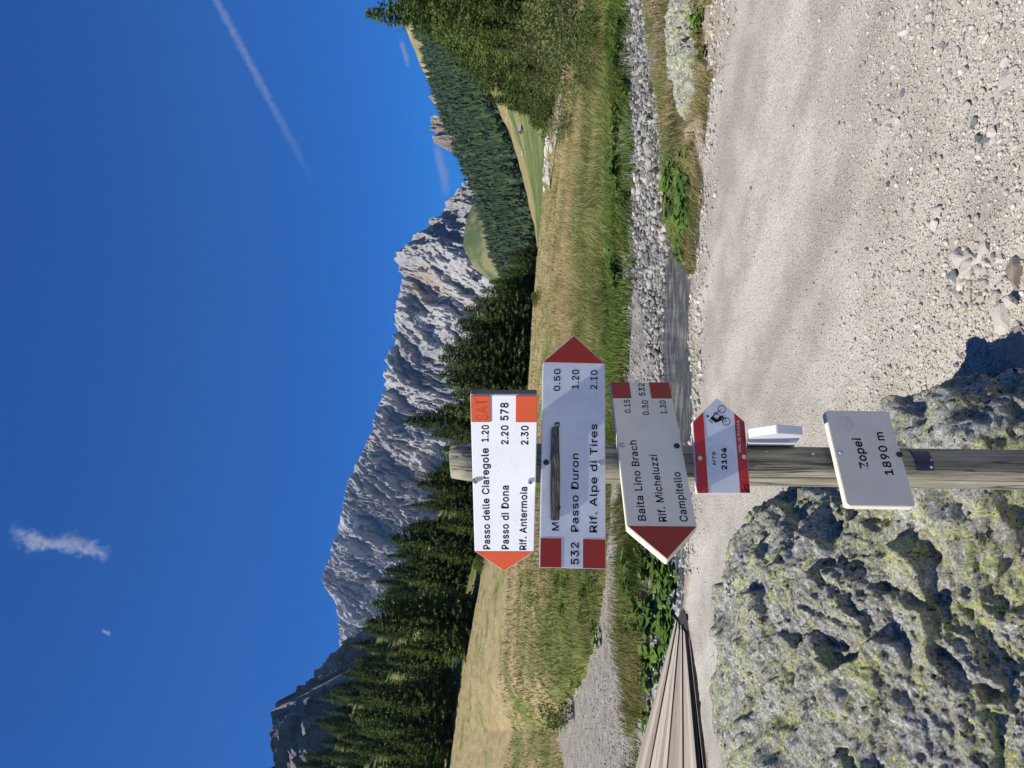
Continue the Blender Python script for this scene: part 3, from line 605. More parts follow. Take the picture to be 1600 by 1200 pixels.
def scatter_rocks(name, x, y, s, col, label, rng, sink=.25):
    n = len(x); z = gz(x, y); V, Fc, Cc = [], [], []; o0 = 0
    idx = rng.integers(0, len(RV), n)
    for k, (rv, rf) in enumerate(RV):
        q = np.where(idx == k)[0]; m = len(q)
        if not m: continue
        a = rng.uniform(0, 6.283, m); ca, sa = np.cos(a)[:, None], np.sin(a)[:, None]; st = rng.uniform(.7, 1.3, (m, 3))*s[q][:, None]
        px = rv[None, :, 0]*st[:, 0:1]; py = rv[None, :, 1]*st[:, 1:2]; pz = rv[None, :, 2]*st[:, 2:3]
        vv = np.stack([px*ca-py*sa+x[q][:, None], px*sa+py*ca+y[q][:, None], pz+z[q][:, None]+(s[q]*sink)[:, None]], -1)
        V.append(vv.reshape(-1, 3)); Fc.append((rf[None]+(np.arange(m)*len(rv))[:, None, None]).reshape(-1, 3)+o0); o0 += m*len(rv); Cc.append(np.repeat(col[q], len(rv), 0))
    o = link(name, mesh_np(name, np.concatenate(V), np.concatenate(Fc), M['stonecol'], False, np.concatenate(Cc))); o['kind'] = 'stuff'; tag(o, label, 'stones'); return o
def stone_cols(n, rng, dark=.1):
    c = lerp3((.36, .325, .265), (.62, .575, .48), rng.random(n)); k = rng.random(n) < dark; c[k] = lerp3((.16, .17, .18), (.30, .30, .30), rng.random(k.sum())); return c
# gravel on the road: patches and strips, finer in the wheel tracks
n0 = 95000; u = sr.uniform(-60, 1330, n0); v = 1085+(1800-1085)*sr.random(n0)**.8; d = dep(v, 0); x = (u-600)/F*d
k = region(u, d) == 0; u, v, d, x = u[k], v[k], d[k], x[k]
al = x*.61-d*.79; ac = x*.79+d*.61
den = sstep(.0, .42, fbm(np.stack([al*.5, ac*1.1, 0*x], -1), 4)+.45*sstep(3.9, 2.9, d)+.25*sstep(.4, 1.4, x)-.3*sstep(3.6, 4.2, d)*sstep(6, 5.4, d))
k = sr.random(len(x)) < den**1.6*.68+.05; u, d, x = u[k], d[k], x[k]
s = np.clip(sr.lognormal(-5.6, .6, len(x)), .0018, .017)*np.where(d < 3.3, 1.12, 1.0)
scatter_rocks('gravel', x, d, s, stone_cols(len(x), sr, .08), 'loose pale gravel strewn over the road', sr)
u = sr.uniform(300, 1300, 4200); d = np.interp(u, us, d0)+sr.normal(size=4200)*.22+.06; x = (u-600)/F*d
scatter_rocks('edge_gravel', x, d, np.clip(sr.lognormal(-4.7, .6, len(x)), .004, .04), stone_cols(len(x), sr, .12), 'small stones spilling over the far edge of the road', sr)
# river stones
n0 = 26000; u = sr.uniform(300, 1330, n0); v = sr.uniform(984, 1062, n0); d = dep(v, -.45); x = (u-600)/F*d; k = (region(u, d) == 2)&((d > np.interp(u, us, dW)-.1)|(u > 830)); x, d = x[k], d[k]
s = np.clip(sr.lognormal(-3.65, .6, len(x)), .010, .11)
c = lerp3((.13, .125, .112), (.44, .42, .375), sr.random(len(x))**1.3); kk = sr.random(len(x)) < .25; c[kk] *= .45
scatter_rocks('river_stones', x, d, s, c, 'grey and white stones filling the stream bed', sr)
n0 = 5000; u = sr.uniform(430, 830, n0); v = sr.uniform(972, 1022, n0); d = dep(v, -.33); x = (u-600)/F*d; k = region(u, d) == 3; x, d = x[k], d[k]
scatter_rocks('silt_gravel', x, d, np.clip(sr.lognormal(-4.3, .6, len(x)), .006, .05), lerp3((.15, .14, .125), (.45, .43, .39), sr.random(len(x))), 'small gravel on the grey silt beside the stones', sr)
n0 = 6000; u = sr.uniform(120, 345, n0); v = sr.uniform(1028, 1066, n0); d = dep(v, -.45); x = (u-600)/F*d; k = region(u, d) == 2; x, d = x[k], d[k]
scatter_rocks('bridge_stones', x, d, np.clip(sr.lognormal(-3.4, .5, len(x)), .012, .09), lerp3((.22, .22, .22), (.5, .49, .46), sr.random(len(x))), 'stones under the end of the plank bridge', sr)
n0 = 9000; u = sr.uniform(-60, 420, n0); v = sr.uniform(862, 990, n0); d = dep(v, -.2); x = (u-600)/F*d; k = region(u, d) == 4; x, d = x[k], d[k]
scatter_rocks('path_gravel', x, d, np.clip(sr.lognormal(-4.2, .45, len(x)), .008, .04), lerp3((.17, .155, .13), (.42, .38, .32), sr.random(len(x))), 'grey gravel lying on the footpath', sr)
def stone(u, v, z, size, pr, label, group=None, cat='stone', nm='stone', stretch=(1, 1, 1), sink=.2, rz=None):
    d = dep(v, z); x = (u-600)/F*d; o = link(nm, random.choice(pr)); o.location = (x, d, float(gz(x, d))+size*sink); o.scale = tuple(size*q for q in stretch)
    o.rotation_euler = (random.uniform(-.3, .3), random.uniform(-.3, .3), random.uniform(0, 6.28) if rz is None else rz); return tag(o, label, cat, group)
# named stones on the road (u, v of the base, radius m)
stone(775, 1583, 0, .060, RT, 'largest tan stone beside the boulder shadow at the road edge', stretch=(1.1, .9, 1)); stone(700, 1560, 0, .062, RB, 'broad pale slab lying half sunk at the edge of the boulder shadow', stretch=(1.2, .8, .5), sink=.05)
stone(728, 1580, 0, .045, RB, 'cream stone leaning on the tan stone next to the shadow'); stone(812, 1538, 0, .035, RB, 'pale three-cornered stone casting a black shadow on bare sand')
stone(870, 1465, 0, .032, RB, 'round cream stone upper one of a pair on the gravel'); stone(848, 1460, 0, .034, RB, 'angular cream stone lower one of a pair on the gravel')
stone(912, 1388, 0, .018, RD, 'dark grey stone with shadow on the gravel strip'); stone(745, 1484, 0, .030, RB, 'squarish cream stone under the grey striped stone'); stone(770, 1492, 0, .034, RD, 'blue-grey striped stone in the pale heap')
stone(1055, 1412, 0, .022, RD, 'flat dark stone among gravel by the right edge of the road'); stone(1010, 1520, 0, .027, RD, 'blue-grey stone in the coarse gravel near the bottom right'); stone(985, 1540, 0, .025, RD, 'second blue-grey stone beside a cream block in coarse gravel')
stone(1075, 1575, 0, .05, RB, 'big cream stone in the coarse gravel at lower right'); stone(1150, 1415, 0, .036, RB, 'upright cream stone on the far gravel strip'); stone(798, 1500, 0, .04, RB, 'cream stone topping the pale heap'); stone(645, 1500, 0, .018, RD, 'small brown stone on bare sand near the shadow peak')
stone(628, 1598, 0, .14, RT, 'smooth brown rock lying in the boulder shadow', cat='rock', nm='rock', stretch=(1, 1.1, .7), sink=.1)
for _ in range(46):
    stone(random.gauss(770, 32), random.gauss(1520, 26), 0, random.uniform(.014, .032), RB, 'pale stone in the loose heap near the boulder shadow', 'pale stones of the heap')
for _ in range(70):
    stone(random.uniform(940, 1200), random.uniform(1390, 1600), 0, random.uniform(.009, .026), RB if random.random() < .97 else RD, 'fist-sized stone lying in the coarse gravel at lower right', 'stones in the coarse gravel')
for _ in range(40):
    stone(random.uniform(640, 1190), random.uniform(1260, 1480), 0, random.uniform(.009, .02), RB if random.random() < .92 else RD, 'small loose stone on the middle of the road', 'small stones on the road')
for _ in range(16):
    stone(random.uniform(600, 800), random.uniform(1089, 1098), 0, random.uniform(.02, .05), RB, 'pale stone along the road edge above the water', 'stones along the road edge')
for _ in range(46):
    u = random.uniform(820, 960); v = random.uniform(995, 1034); stone(u, v, -.42, random.uniform(.045, .10), RB, 'white cobble in the pale part of the stone bar', 'white cobbles of the stone bar')
# far white boulders on the gravel bar, and pale gravel strips
for _ in range(26):
    D = random.uniform(60, 95); u = random.uniform(905, 985); x = (u-600)/F*D; o = link('boulder', random.choice(RB)); s = random.uniform(.35, .8); o.location = (x, D, float(gz(x, D))+.1); o.scale = (s*1.3, s, s); o.rotation_euler.z = random.uniform(0, 6)
    tag(o, 'white boulder of the row at the far gravel bar', 'boulder', 'white boulders at the far gravel bar')
gb = []
for a in np.linspace(905, 1230, 60):
    for s in (0, .5, 1):
        D = np.interp(a, [905, 960, 1010, 1100, 1230], [56, 50, 44, 36, 30])+s*np.interp(a, [905, 1010, 1230], [5, 7, 3])+.8*math.sin(a*.11); x = (a-600)/F*D; gb.append((x, D, float(gz(x, D))+.12))
struct('gravel_bar', mesh_np('gravel_bar', gb, grid_faces(60, 3), M['path'], True, np.full((180, 3), .44)))
# lichened outcrop on the bank at right
n = N('lichen_rock')
base = n.ramp(n.noise(5, 8, .74), [(.30, (.15, .142, .128)), (.5, (.30, .285, .25)), (.70, (.43, .41, .365))])
grain = n.ramp(n.noise(120, 6, .8), [(.36, .35), (.5, 1), (.64, 1.6)])
def msk(sc, lo, hi, det=8, rough=.72): return n.ramp(n.noise(sc, det, rough), [(lo, 0), (hi, 1)])
def both(a_, b_): return n.mix(1.0, a_, b_, 'MULTIPLY')
base = n.mix(msk(52, .50, .53), base, (.42, .415, .37))
base = n.mix(both(msk(14, .54, .56), msk(85, .42, .47)), base, (.52, .515, .465))
base = n.mix(both(msk(64, .50, .53), msk(3.3, .46, .54, 5)), base, (.30, .31, .17))
base = n.mix(both(msk(75, .50, .52), msk(8, .50, .54, 7)), base, (.44, .46, .16))
base = n.mix(both(msk(40, .55, .57), msk(2.7, .54, .60, 5)), base, (.38, .41, .16))
base = n.mix(both(n.ramp(n.noise(34, 8, .8), [(.42, 1), (.445, 0)]), msk(5.1, .40, .52, 5)), base, (.03, .028, .025))
base = n.mix(1.0, base, grain, 'MULTIPLY')
hh = n.math('ADD', n.math('MULTIPLY', n.noise(34, 8, .78), .7), n.math('MULTIPLY', n.noise(130, 5, .7), .22))
M['lichen'] = n.done(base, .92, n.bump(hh, 1.0, .020), spec=.1)
def sdf_rock(name, ells, center, sub, amps, pits=(), seed=0, k=.09, front=False):
    bm = bmesh.new(); bmesh.ops.create_icosphere(bm, subdivisions=sub, radius=1)
    d = np.array([q.co[:] for q in bm.verts]); f = np.array([[q.index for q in t.verts] for t in bm.faces]); bm.free()
    c0 = np.array(center)
    def sd(p):
        acc = 0
        for c, r, e in ells:
            q = np.abs((p-np.array(c))/np.array(r)); v = ((q**e).sum(-1))**(1/e); acc = acc+np.exp(-((v-1)*min(r))/k)
        return -k*np.log(np.maximum(acc, 1e-30))
    lo = np.zeros(len(d)); hi = np.full(len(d), 3.0)
    for _ in range(26):
        m = (lo+hi)/2; s = sd(c0+d*m[:, None]) < 0; lo = np.where(s, m, lo); hi = np.where(s, hi, m)
    p = c0+d*lo[:, None]
    if front: kf = np.zeros(len(p), bool); kf[np.where((p[:, 1] < center[1]+.75)&(p[:, 2] > -.15))[0]] = True; f = f[kf[f].all(1)]; kf[:] = False; kf[f.ravel()] = True; mp_ = np.cumsum(kf)-1; f = mp_[f]; p = p[kf]
    e = 1e-3; nrm = unit(np.stack([sd(p+np.eye(3)[i]*e)-sd(p-np.eye(3)[i]*e) for i in range(3)], -1))
    a0, a1, a2, a3 = amps; s = seed
    wq = p+.05*np.stack([fbm(p*5+s+9*i, 3) for i in range(3)], -1)
    def blocks(n_, sp, k1, k2):                       # broken faces: every block has its own tilt and offset
        r_ = np.random.default_rng(seed*7+n_); box0, box1 = p.min(0)-.1, p.max(0)+.1; sd_ = r_.uniform(box0, box1, (n_, 3)); near = np.argsort(((sd_[:, None]-p[None, ::max(1, len(p)//3000)])**2).sum(-1).min(1)); sd_ = sd_[near[:int(n_*.45)]]
        tl = r_.normal(size=sd_.shape)*k1; of = r_.normal(size=len(sd_))*k2; res = np.empty(len(p))
        for c in range(0, len(p), 20000):
            q = wq[c:c+20000]*sp; i = (-2*q@(sd_*sp).T+((sd_*sp)**2).sum(-1)[None]).argmin(1); res[c:c+20000] = ((q/sp-sd_[i])*tl[i]).sum(-1)+of[i]
        e_ = np.concatenate([f[:, [0, 1]], f[:, [1, 2]], f[:, [2, 0]]]); n__ = np.maximum(np.bincount(e_.ravel(), minlength=len(p)), 1)
        for _ in range(5 if sub > 7 else 2): res = .35*res+.65*(np.bincount(e_[:, 0], res[e_[:, 1]], len(p))+np.bincount(e_[:, 1], res[e_[:, 0]], len(p)))/n__
        return res
    sp_ = np.array([1, 1, 1.5])
    big = (ridged(wq*np.array([1.2, 1.2, 2.0])+s, 2)-.66)*a0*1.2+blocks(70, sp_, .035, a0*.18)
    med = blocks(1100, sp_, .07, a1*.30)+(fbm(p*np.array([7, 7, 9])+s, 3))*a1*.55
    step = blocks(5200, sp_, .30, a1*.30)
    crack = -np.clip(ridged(wq*np.array([2.3, 2.3, 4.5])+s+31, 2)-.88, 0, 1)*a1*9
    step = step+crack
    wf = p+.012*np.stack([fbm(p*30+s+5*i, 2) for i in range(3)], -1)
    fn = fbm(wf*38+s, 4, g=.7)*a2*1.1+(ridged(wf*np.array([17, 17, 24])+s, 3, g=.6)-.62)*a2*2.6; pk = -np.clip(fbm(wf*27+s+2, 3)-.20, 0, 1)*a3*5
    dis = big+med+step+fn+pk
    for pc, pr, pd in pits:
        dis = dis-pd*np.exp(-(((p-np.array(pc))/np.array(pr))**2).sum(-1)**1.5)
    return p+nrm*dis[:, None], f
v, f = sdf_rock('rock', [((3.12, 6.75, -.02), (.46, .26, .13), 2.2), ((2.72, 6.55, -.06), (.24, .2, .10), 2.2), ((3.6, 6.85, -.05), (.3, .24, .10), 2.2)], (3.1, 6.7, 0), 7, (.05, .03, .010, .008), seed=5)
tag(link('rock', mesh_np('rock', v, f, M['lichen'], True)), 'grey-green lichened outcrop in the grassy bank right of the road', 'rock')
# ---------------------------------------------------------------- the big boulder behind the post
v, f = sdf_rock('boulder', [((-1.16, 2.95, -.24), (.86, 1.12, .96), 2.5), ((-.28, 2.34, -.08), (.30, .34, .47), 2.6), ((-1.9, 2.7, -.24), (.8, 1.0, .90), 2.5)], (-.95, 2.5, .1), 8,
                (.022, .013, .0095, .006), [((-1.0, 2.2, .68), (.05, .3, .045), .11), ((-.62, 2.1, .42), (.10, .3, .010), .018), ((-1.25, 2.1, .60), (.12, .3, .010), .02), ((-.75, 2.2, .60), (.010, .3, .08), .018), ((-.2, 2.0, .30), (.03, .2, .02), .03)], seed=2, front=True)
idx, inv = np.unique(f, return_inverse=True)
tag(link('boulder', mesh_np('boulder', v[idx], inv.reshape(f.shape), M['lichen'], True)), 'huge grey boulder crusted with yellow-green lichen behind the signpost', 'boulder')
# ---------------------------------------------------------------- plank bridge
n = N('weathered_planks'); g1 = n.noise(7, 6, .6, vec=n.mapping((.35, 9, 9))); oi = n.attr()
M['plank'] = n.done(n.mix(1.0, oi, n.ramp(g1, [(.3, .72), (.7, 1.2)]), 'MULTIPLY'), .9, n.bump(g1, .5, .006))
tip = np.array([-2.10, 6.66]); npk = 16; V, Fc, Cc = [], [], []
far_l = np.array([-6.6, 10.9]); near_l = np.array([-5.6, 4.75])
def ray(a): return near_l+(far_l-near_l)*a
for k in range(npk):
    a0 = k/npk; a1 = (k+.93-.07*random.random())/npk; top = .036+.004*(k*7 % 4) if k else .018; b = len(V); pts = []
    for a in (a0, a1):
        e = ray(a); st = tip+(e-tip)*(.03+.02*random.random())+np.array([0, .22*a]); pts.append((st, tip+(e-tip)*.5+np.array([0, .1*a]), e))
    for zz in (top, top-.001, -.06):
        for side in pts:
            for q in side: V.append((q[0], q[1], zz))
    for j in (0, 1):
        Fc += [(b+j, b+j+1, b+4+j, b+3+j), (b+6+j, b+12+j, b+13+j, b+7+j), (b+9+j, b+10+j, b+16+j, b+15+j)]
    Fc.append((b+6, b+9, b+15, b+12))
    c = np.array([.44, .375, .29])*random.uniform(.62, 1.12); Cc += [c]*6+[c*.30]*12      # sides coloured dark to imitate shade in the gaps
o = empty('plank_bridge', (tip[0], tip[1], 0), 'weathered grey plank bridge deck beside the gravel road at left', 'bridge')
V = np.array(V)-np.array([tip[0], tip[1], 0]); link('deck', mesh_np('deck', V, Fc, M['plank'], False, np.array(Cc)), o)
uv_ = np.array([(0, .02, .018), (near_l[0]-tip[0], near_l[1]-tip[1]+.02, .018), (far_l[0]-tip[0], far_l[1]-tip[1], .018), (0, .22, .018)]); n = N('deck_gap_shade'); link('gap_shade_sheet', mesh_np('gap_shade_sheet', uv_, [[0, 1, 2, 3]], n.done((.045, .038, .03), .95)), o)  # dark sheet added under the planks, its colour standing in for gap shade
bm = bmesh.new()
for e, t_ in ((far_l, 1.0),):
    p0 = Vector(((e[0]-tip[0])*.3, (e[1]-tip[1])*.3+.12, -.10)); p1 = Vector((e[0]-tip[0], e[1]-tip[1]+.12, -.10)); dr = (p1-p0).normalized(); bmesh.ops.create_cone(bm, cap_ends=True, segments=10, radius1=.075, radius2=.075, depth=(p1-p0).length, matrix=Matrix.Translation((p0+p1)/2)@dr.to_track_quat('Z', 'Y').to_matrix().to_4x4())
n = N('dark_beam'); bm_obj('beam', bm, n.done(n.ramp(n.noise(9, 5), [(.3, (.10, .085, .07)), (.7, (.22, .19, .16))]), .9), o, True)
# ---------------------------------------------------------------- hut on the far slope
hp = loft_at(MS, ur, np.array([998.]), np.array([52.]))[0]
o = empty('hut', hp, 'small dark-roofed alpine hut alone on the far green slope', 'hut')
o.rotation_euler.z = .5; o.scale = (.55, .55, .55); n = N('hut_boards'); wall = n.done((.16, .11, .07), .9); n = N('hut_shingle'); roof = n.done((.36, .35, .34), .8)
bm = bmesh.new(); a = [bm.verts.new(q) for q in ((-3, -2.5, -1), (3, -2.5, -1), (3, 2.5, -1), (-3, 2.5, -1), (-3, -2.5, 2.2), (3, -2.5, 2.2), (3, 2.5, 2.2), (-3, 2.5, 2.2), (-3, 0, 4.2), (3, 0, 4.2))]
for q in ((0, 1, 5, 4), (1, 2, 6, 9, 5), (2, 3, 7, 6), (3, 0, 4, 8, 7)): bm.faces.new([a[i] for i in q])
bm_obj('wall', bm, wall, o); bm = bmesh.new()
for s in (-1, 1):
    q = [bm.verts.new(z) for z in ((-3.6, s*3.2, 1.75), (3.6, s*3.2, 1.75), (3.6, 0, 4.35), (-3.6, 0, 4.35), (-3.6, s*3.2, 1.95), (3.6, s*3.2, 1.95), (3.6, 0, 4.55), (-3.6, 0, 4.55))]
    for t in ((0, 1, 2, 3), (4, 5, 6, 7), (0, 1, 5, 4), (1, 2, 6, 5), (0, 3, 7, 4)): bm.faces.new([q[i] for i in t])
bm_obj('roof', bm, roof, o)
bm = bmesh.new(); bmesh.ops.create_cube(bm, size=1, matrix=Matrix.Translation((0, -2.52, .6))@Matrix.Diagonal((1.1, .08, 2, 1))); n = N('hut_door'); bm_obj('door', bm, n.done((.07, .05, .035), .9), o)
for u_, rw, s_ in ((962, 62, 2.2), (968, 58, 1.6), (1016, 70, 1.8)):
    p = loft_at(MS, ur, np.array([float(u_)]), np.array([float(rw)]))[0]; q = link('rock', random.choice(RB)); q.location = p; q.scale = (s_*1.4, s_, s_*.8)
    tag(q, 'pale rock lying on the far green slope beyond the hut', 'rock', 'rocks on the far slope')
# ---------------------------------------------------------------- signpost
BASE = Vector((P(468, 800, 1.80)[0], 1.80, 0.0)); BASE.z = float(gz(BASE.x, BASE.y))
post = empty('signpost', BASE, 'grey wooden trail signpost carrying red and white direction boards', 'signpost')
n = N('post_wood'); vv = n.mapping((1, 1, .05)); g1 = n.noise(85, 6, .7, vec=vv); g2 = n.noise(6, 4, .6, vec=n.mapping((2, 2, .5)))
c = n.ramp(g1, [(.32, (.10, .08, .052)), (.47, (.28, .25, .175)), (.7, (.50, .46, .345))]); c = n.mix(n.ramp(g2, [(.42, 0), (.68, .7)]), c, (.25, .24, .17)); 
cr = n.ramp(n.noise(38, 3, .5, vec=n.mapping((1, 1, .03))), [(.478, 0), (.5, 1), (.522, 0)]); c = n.mix(n.math('MULTIPLY', cr, .85), c, (.03, .025, .02))
M['post'] = n.done(c, .9, n.bump(n.math('SUBTRACT', g1, n.math('MULTIPLY', cr, .8)), .7, .004))
def paint(name, col, rough=.45, dirt=.12, spec=.4):
    n = N(name); f_ = n.ramp(n.noise(14, 6, .7), [(.35, 1-dirt), (.6, 1.0)]); sp = n.ramp(n.noise(160, 2), [(.24, .55), (.28, 1)])
    return n.done(n.mix(1.0, n.mix(1.0, col, f_, 'MULTIPLY'), sp, 'MULTIPLY'), rough, n.bump(n.noise(90, 3), .08, .002), spec=spec)
FONT = None
try: FONT = bpy.data.fonts.load(bpy.utils.system_resource('DATAFILES', path='fonts')+'/Inter.woff2')   # the sans-serif that ships with Blender
except Exception: pass
CAPH = .729 if FONT is None else .727
M['white'] = paint('white_paint', (.84, .84, .82), .38, .05); M['cream'] = paint('cream_paint', (.86, .78, .61), .45, .08); M['orange'] = paint('orange_red_paint', (.66, .10, .028), .5, .1)
M['red'] = paint('dark_red_paint', (.38, .026, .012), .35, .15); M['mtbred'] = paint('bright_red_paint', (.55, .02, .025), .35, .1); M['black'] = paint('black_lettering', (.012, .012, .012), .6, .0, .1)
M['mtbwhite'] = paint('mtb_white_paint', (.76, .77, .78), .35, .13); M['sticker'] = paint('clear_sticker', (.66, .69, .72), .2, .05); M['letterwhite'] = paint('white_lettering', (.72, .68, .66), .5, .1)
M['navy'] = paint('navy_sticker', (.012, .022, .075), .3, .2); n = N('weathered_strip'); gw = n.noise(260, 5, .75, vec=n.mapping((.07, .3, 1))); M['oldwood'] = n.done(n.ramp(gw, [(.36, (.02, .018, .016)), (.5, (.10, .09, .075)), (.66, (.26, .235, .20))]), .9, n.bump(gw, .8, .003)); M['mould'] = paint('weathered_end_grain', (.20, .19, .17), .9, .5)
M['emboss'] = paint('orange_relief', (.50, .07, .02), .5, .1)
n = N('zinc_screw'); M['zinc'] = n.done((.55, .54, .52), .35, None, 1.0); n = N('rusty_screw'); M['rust'] = n.done(n.ramp(n.noise(300, 4), [(.35, (.05, .035, .03)), (.7, (.16, .11, .08))]), .6, None, .6)
# post: worn round top, slight lean
npz = 44; bm = bmesh.new(); rings = []
topz = P(470, 704, 1.80)[2]; xs_t = P(478, 800, 1.80)[0]; xs_b = P(465, 800, 1.80)[0]
for j, t in enumerate(np.linspace(0, 1, npz)):
    z = -.15+(topz+.15)*t; zz = z
    rr = .0495-.0025*t
    if t > .985: rr *= .86
    fz = (CH-z); ax = xs_b+(xs_t-xs_b)*np.interp(z, [P(0, 1590, 1.80)[2], topz], [0, 1])
    ring = []
    for k in range(40):
        a = 6.28318*k/40; q = rr*(1+.02*math.sin(3*a+1)+.012*math.sin(7*a+2*t)); zt = z
        if j >= npz-1: zt = z-.006*abs(math.sin(5*a+1))-.004*math.sin(2*a)
        ring.append(bm.verts.new((ax-BASE.x+q*math.cos(a), q*math.sin(a), zt-BASE.z)))
    rings.append(ring)
for j in range(npz-1):
    for k in range(40): bm.faces.new((rings[j][k], rings[j][(k+1) % 40], rings[j+1][(k+1) % 40], rings[j+1][k]))
cv = bm.verts.new((xs_t-BASE.x, 0, topz+.003-BASE.z))
for k in range(40): bm.faces.new((rings[-1][k], rings[-1][(k+1) % 40], cv))
bm_obj('post', bm, M['post'], post, True)
class Board:
    def __init__(s, uL, dL, vL, uR, dR, vR, h, name, label):
        s.a = P(uL, vL, dL); b = P(uR, vR, dR); s.len = float(np.linalg.norm(b-s.a)); s.ex = (b-s.a)/s.len; s.h = h
        up = np.array([0, 0, 1.0]); s.ez = unit(up-s.ex*(up@s.ex)); s.n = np.cross(s.ex, s.ez)
        if s.n[1] > 0: s.n = -s.n
        s.name = name; s.label = label; s.root = None
    def st(s, u, v):
        r = P(u, v, 1.0)-np.array([0, 0, CH]); o = np.array([0, 0, CH]); t = ((s.a-o)@s.n)/(r@s.n); p = o+r*t-s.a; return float(p@s.ex), float(p@s.ez)
    def w(s, x, y, z): return s.a+s.ex*x+s.ez*y+s.n*z
    def prism(s, name, poly, z0, z1, mat, parent, bevel=0, smooth=False):
        bm = bmesh.new(); off = np.array(BASE[:])
        t = [bm.verts.new(s.w(x, y, z1)-off) for x, y in poly]; b = [bm.verts.new(s.w(x, y, z0)-off) for x, y in poly]; k = len(poly)
        bm.faces.new(t); bm.faces.new(b[::-1])
        for i in range(k): bm.faces.new((t[i], b[i], b[(i+1) % k], t[(i+1) % k]))
        bmesh.ops.recalc_face_normals(bm, faces=bm.faces)
        if bevel: bmesh.ops.bevel(bm, geom=bm.edges[:], offset=bevel, segments=2, affect='EDGES', clamp_overlap=True)
        o = bm_obj(name, bm, mat, parent, smooth); return o
    def board(s, poly, mat, th=.021):
        s.root = s.prism(s.name, poly, -th, 0, mat, post, .0016); s.root['label'] = s.label; return s.root
    def text(s, string, p0, p1, base_v, cap, mat='black', bold=.02, name='lettering', slant=0):
        """from picture point p0 (start of base line) to p1 (its end); cap height in picture pixels at the start"""
        x0, y0 = s.st(*p0); x1, y1 = s.st(*p1); _, yt = s.st(p0[0], p0[1]-cap)
        cu = bpy.data.curves.new('lettering', 'FONT'); cu.body = string; cu.size = 1; cu.font = FONT or cu.font;  cu.resolution_u = 4; cu.space_word = 1.1; cu.space_character = 1.06
        to = bpy.data.objects.new('lettering', cu); C.objects.link(to); bpy.context.view_layer.update()
        me = bpy.data.meshes.new_from_object(to.evaluated_get(bpy.context.evaluated_depsgraph_get())); bpy.data.objects.remove(to); bpy.data.curves.remove(cu)
        v = np.empty(len(me.vertices)*3, np.float32); me.vertices.foreach_get('co', v); v = v.reshape(-1, 3)
        caph = CAPH; sx = (x1-x0)/(v[:, 0].max()-v[:, 0].min()); sy = (yt-y0)/caph; k = (y1-y0)/(x1-x0) if abs(x1-x0) > 1e-6 else 0
        lx = (v[:, 0]-v[:, 0].min())*sx; ly = v[:, 1]*sy+lx*k
        off = np.array(BASE[:]); co_ = s.a+s.ex*(x0+lx)[:, None]+s.ez*(y0+ly)[:, None]+s.n*.0003-off
        me.calc_loop_triangles(); tri = np.array([t.vertices[:] for t in me.loop_triangles]); bpy.data.meshes.remove(me)
        e = abs(yt-y0)*bold; V = []; T = []
        for k, (a, b) in enumerate(((0, 0), (1, 0), (-1, 0), (0, 1), (0, -1), (.7, .7), (-.7, .7), (.7, -.7), (-.7, -.7)) if bold else ((0, 0),)):
            V.append(co_+s.ex*a*e+s.ez*b*e+s.n*.00001*k); T.append(tri+k*len(co_))
        return link(name, mesh_np(name, np.concatenate(V), np.concatenate(T), M[mat]), s.root)
    def bolt(s, u, v, r=.0062, mat='zinc', out=.004):
        x, y = s.st(u, v); bm = bmesh.new(); off = np.array(BASE[:]); prof = [(1, 0), (1, out*.5), (.85, out*.9), (.45, out), (.42, out*.55), (0, out*.5)]; rs = []
        for q, z in prof[:-1]: rs.append([bm.verts.new(s.w(x+r*q*math.cos(6.283*k/14), y+r*q*math.sin(6.283*k/14), z)-off) for k in range(14)])
        for a in range(len(rs)-1):
            for k in range(14): bm.faces.new((rs[a][k], rs[a][(k+1) % 14], rs[a+1][(k+1) % 14], rs[a+1][k]))
        bm.faces.new(rs[-1]); bmesh.ops.recalc_face_normals(bm, faces=bm.faces); return bm_obj('bolt', bm, M[mat], s.root)
    def px(s, pts): return [s.st(u, v) for u, v in pts]
def U(y): return 1200-y
# 1 -- top board, white and orange, pointing left
B = Board(338, 1.822, 788, 583, 1.603, 787.5, .1462, 'arrow_board', 'white top arrow board with orange tip pointing left')
h2 = .0736; tipx = B.st(307, 789)[0]
B.board([(0, -h2), (B.len, -h2), (B.len, h2), (0, h2), (tipx, 0)], M['white'])
B.prism('orange_tip', [(.0015, -h2+.0015), (.0015, h2-.0015), (tipx+.003, 0)], 0, .0007, M['orange'], B.root)
xb = B.st(541, 752)[0]
B.prism('orange_block', [(xb, .030), (B.len-.001, .030), (B.len-.001, h2-.001), (xb, h2-.001)], 0, .0025, M['orange'], B.root, .0008)
B.prism('orange_block', [(xb, -h2+.001), (B.len-.001, -h2+.001), (B.len-.001, -.026), (xb, -.026)], 0, .0025, M['orange'], B.root, .0008)
B.prism('end_grain', [(B.len+.0004, -h2+.002), (B.len+.0016, -h2+.002), (B.len+.0016, h2-.002), (B.len+.0004, h2-.002)], -.020, -.001, M['mould'], B.root)
B.text('Passo delle Ciaregole', (U(858), 765.5), (U(700.5), 763), 0, 14.5, bold=.03); B.text('1.20', (U(690), 763), (U(664.5), 763.5), 0, 15, bold=.03)
B.text('Passo di Dona', (U(858), 794.5), (U(759), 794.5), 0, 15, bold=.03); B.text('2.20', (U(694), 794), (U(665), 794), 0, 15.5, bold=.03); B.text('578', (U(656.5), 794), (U(629.5), 794), 0, 17, bold=.03)
B.text('Rif. Antermoia', (U(859), 822), (U(761), 823.5), 0, 14.5, bold=.03); B.text('2.30', (U(694.5), 825), (U(665.5), 825.5), 0, 15.5, bold=.03)
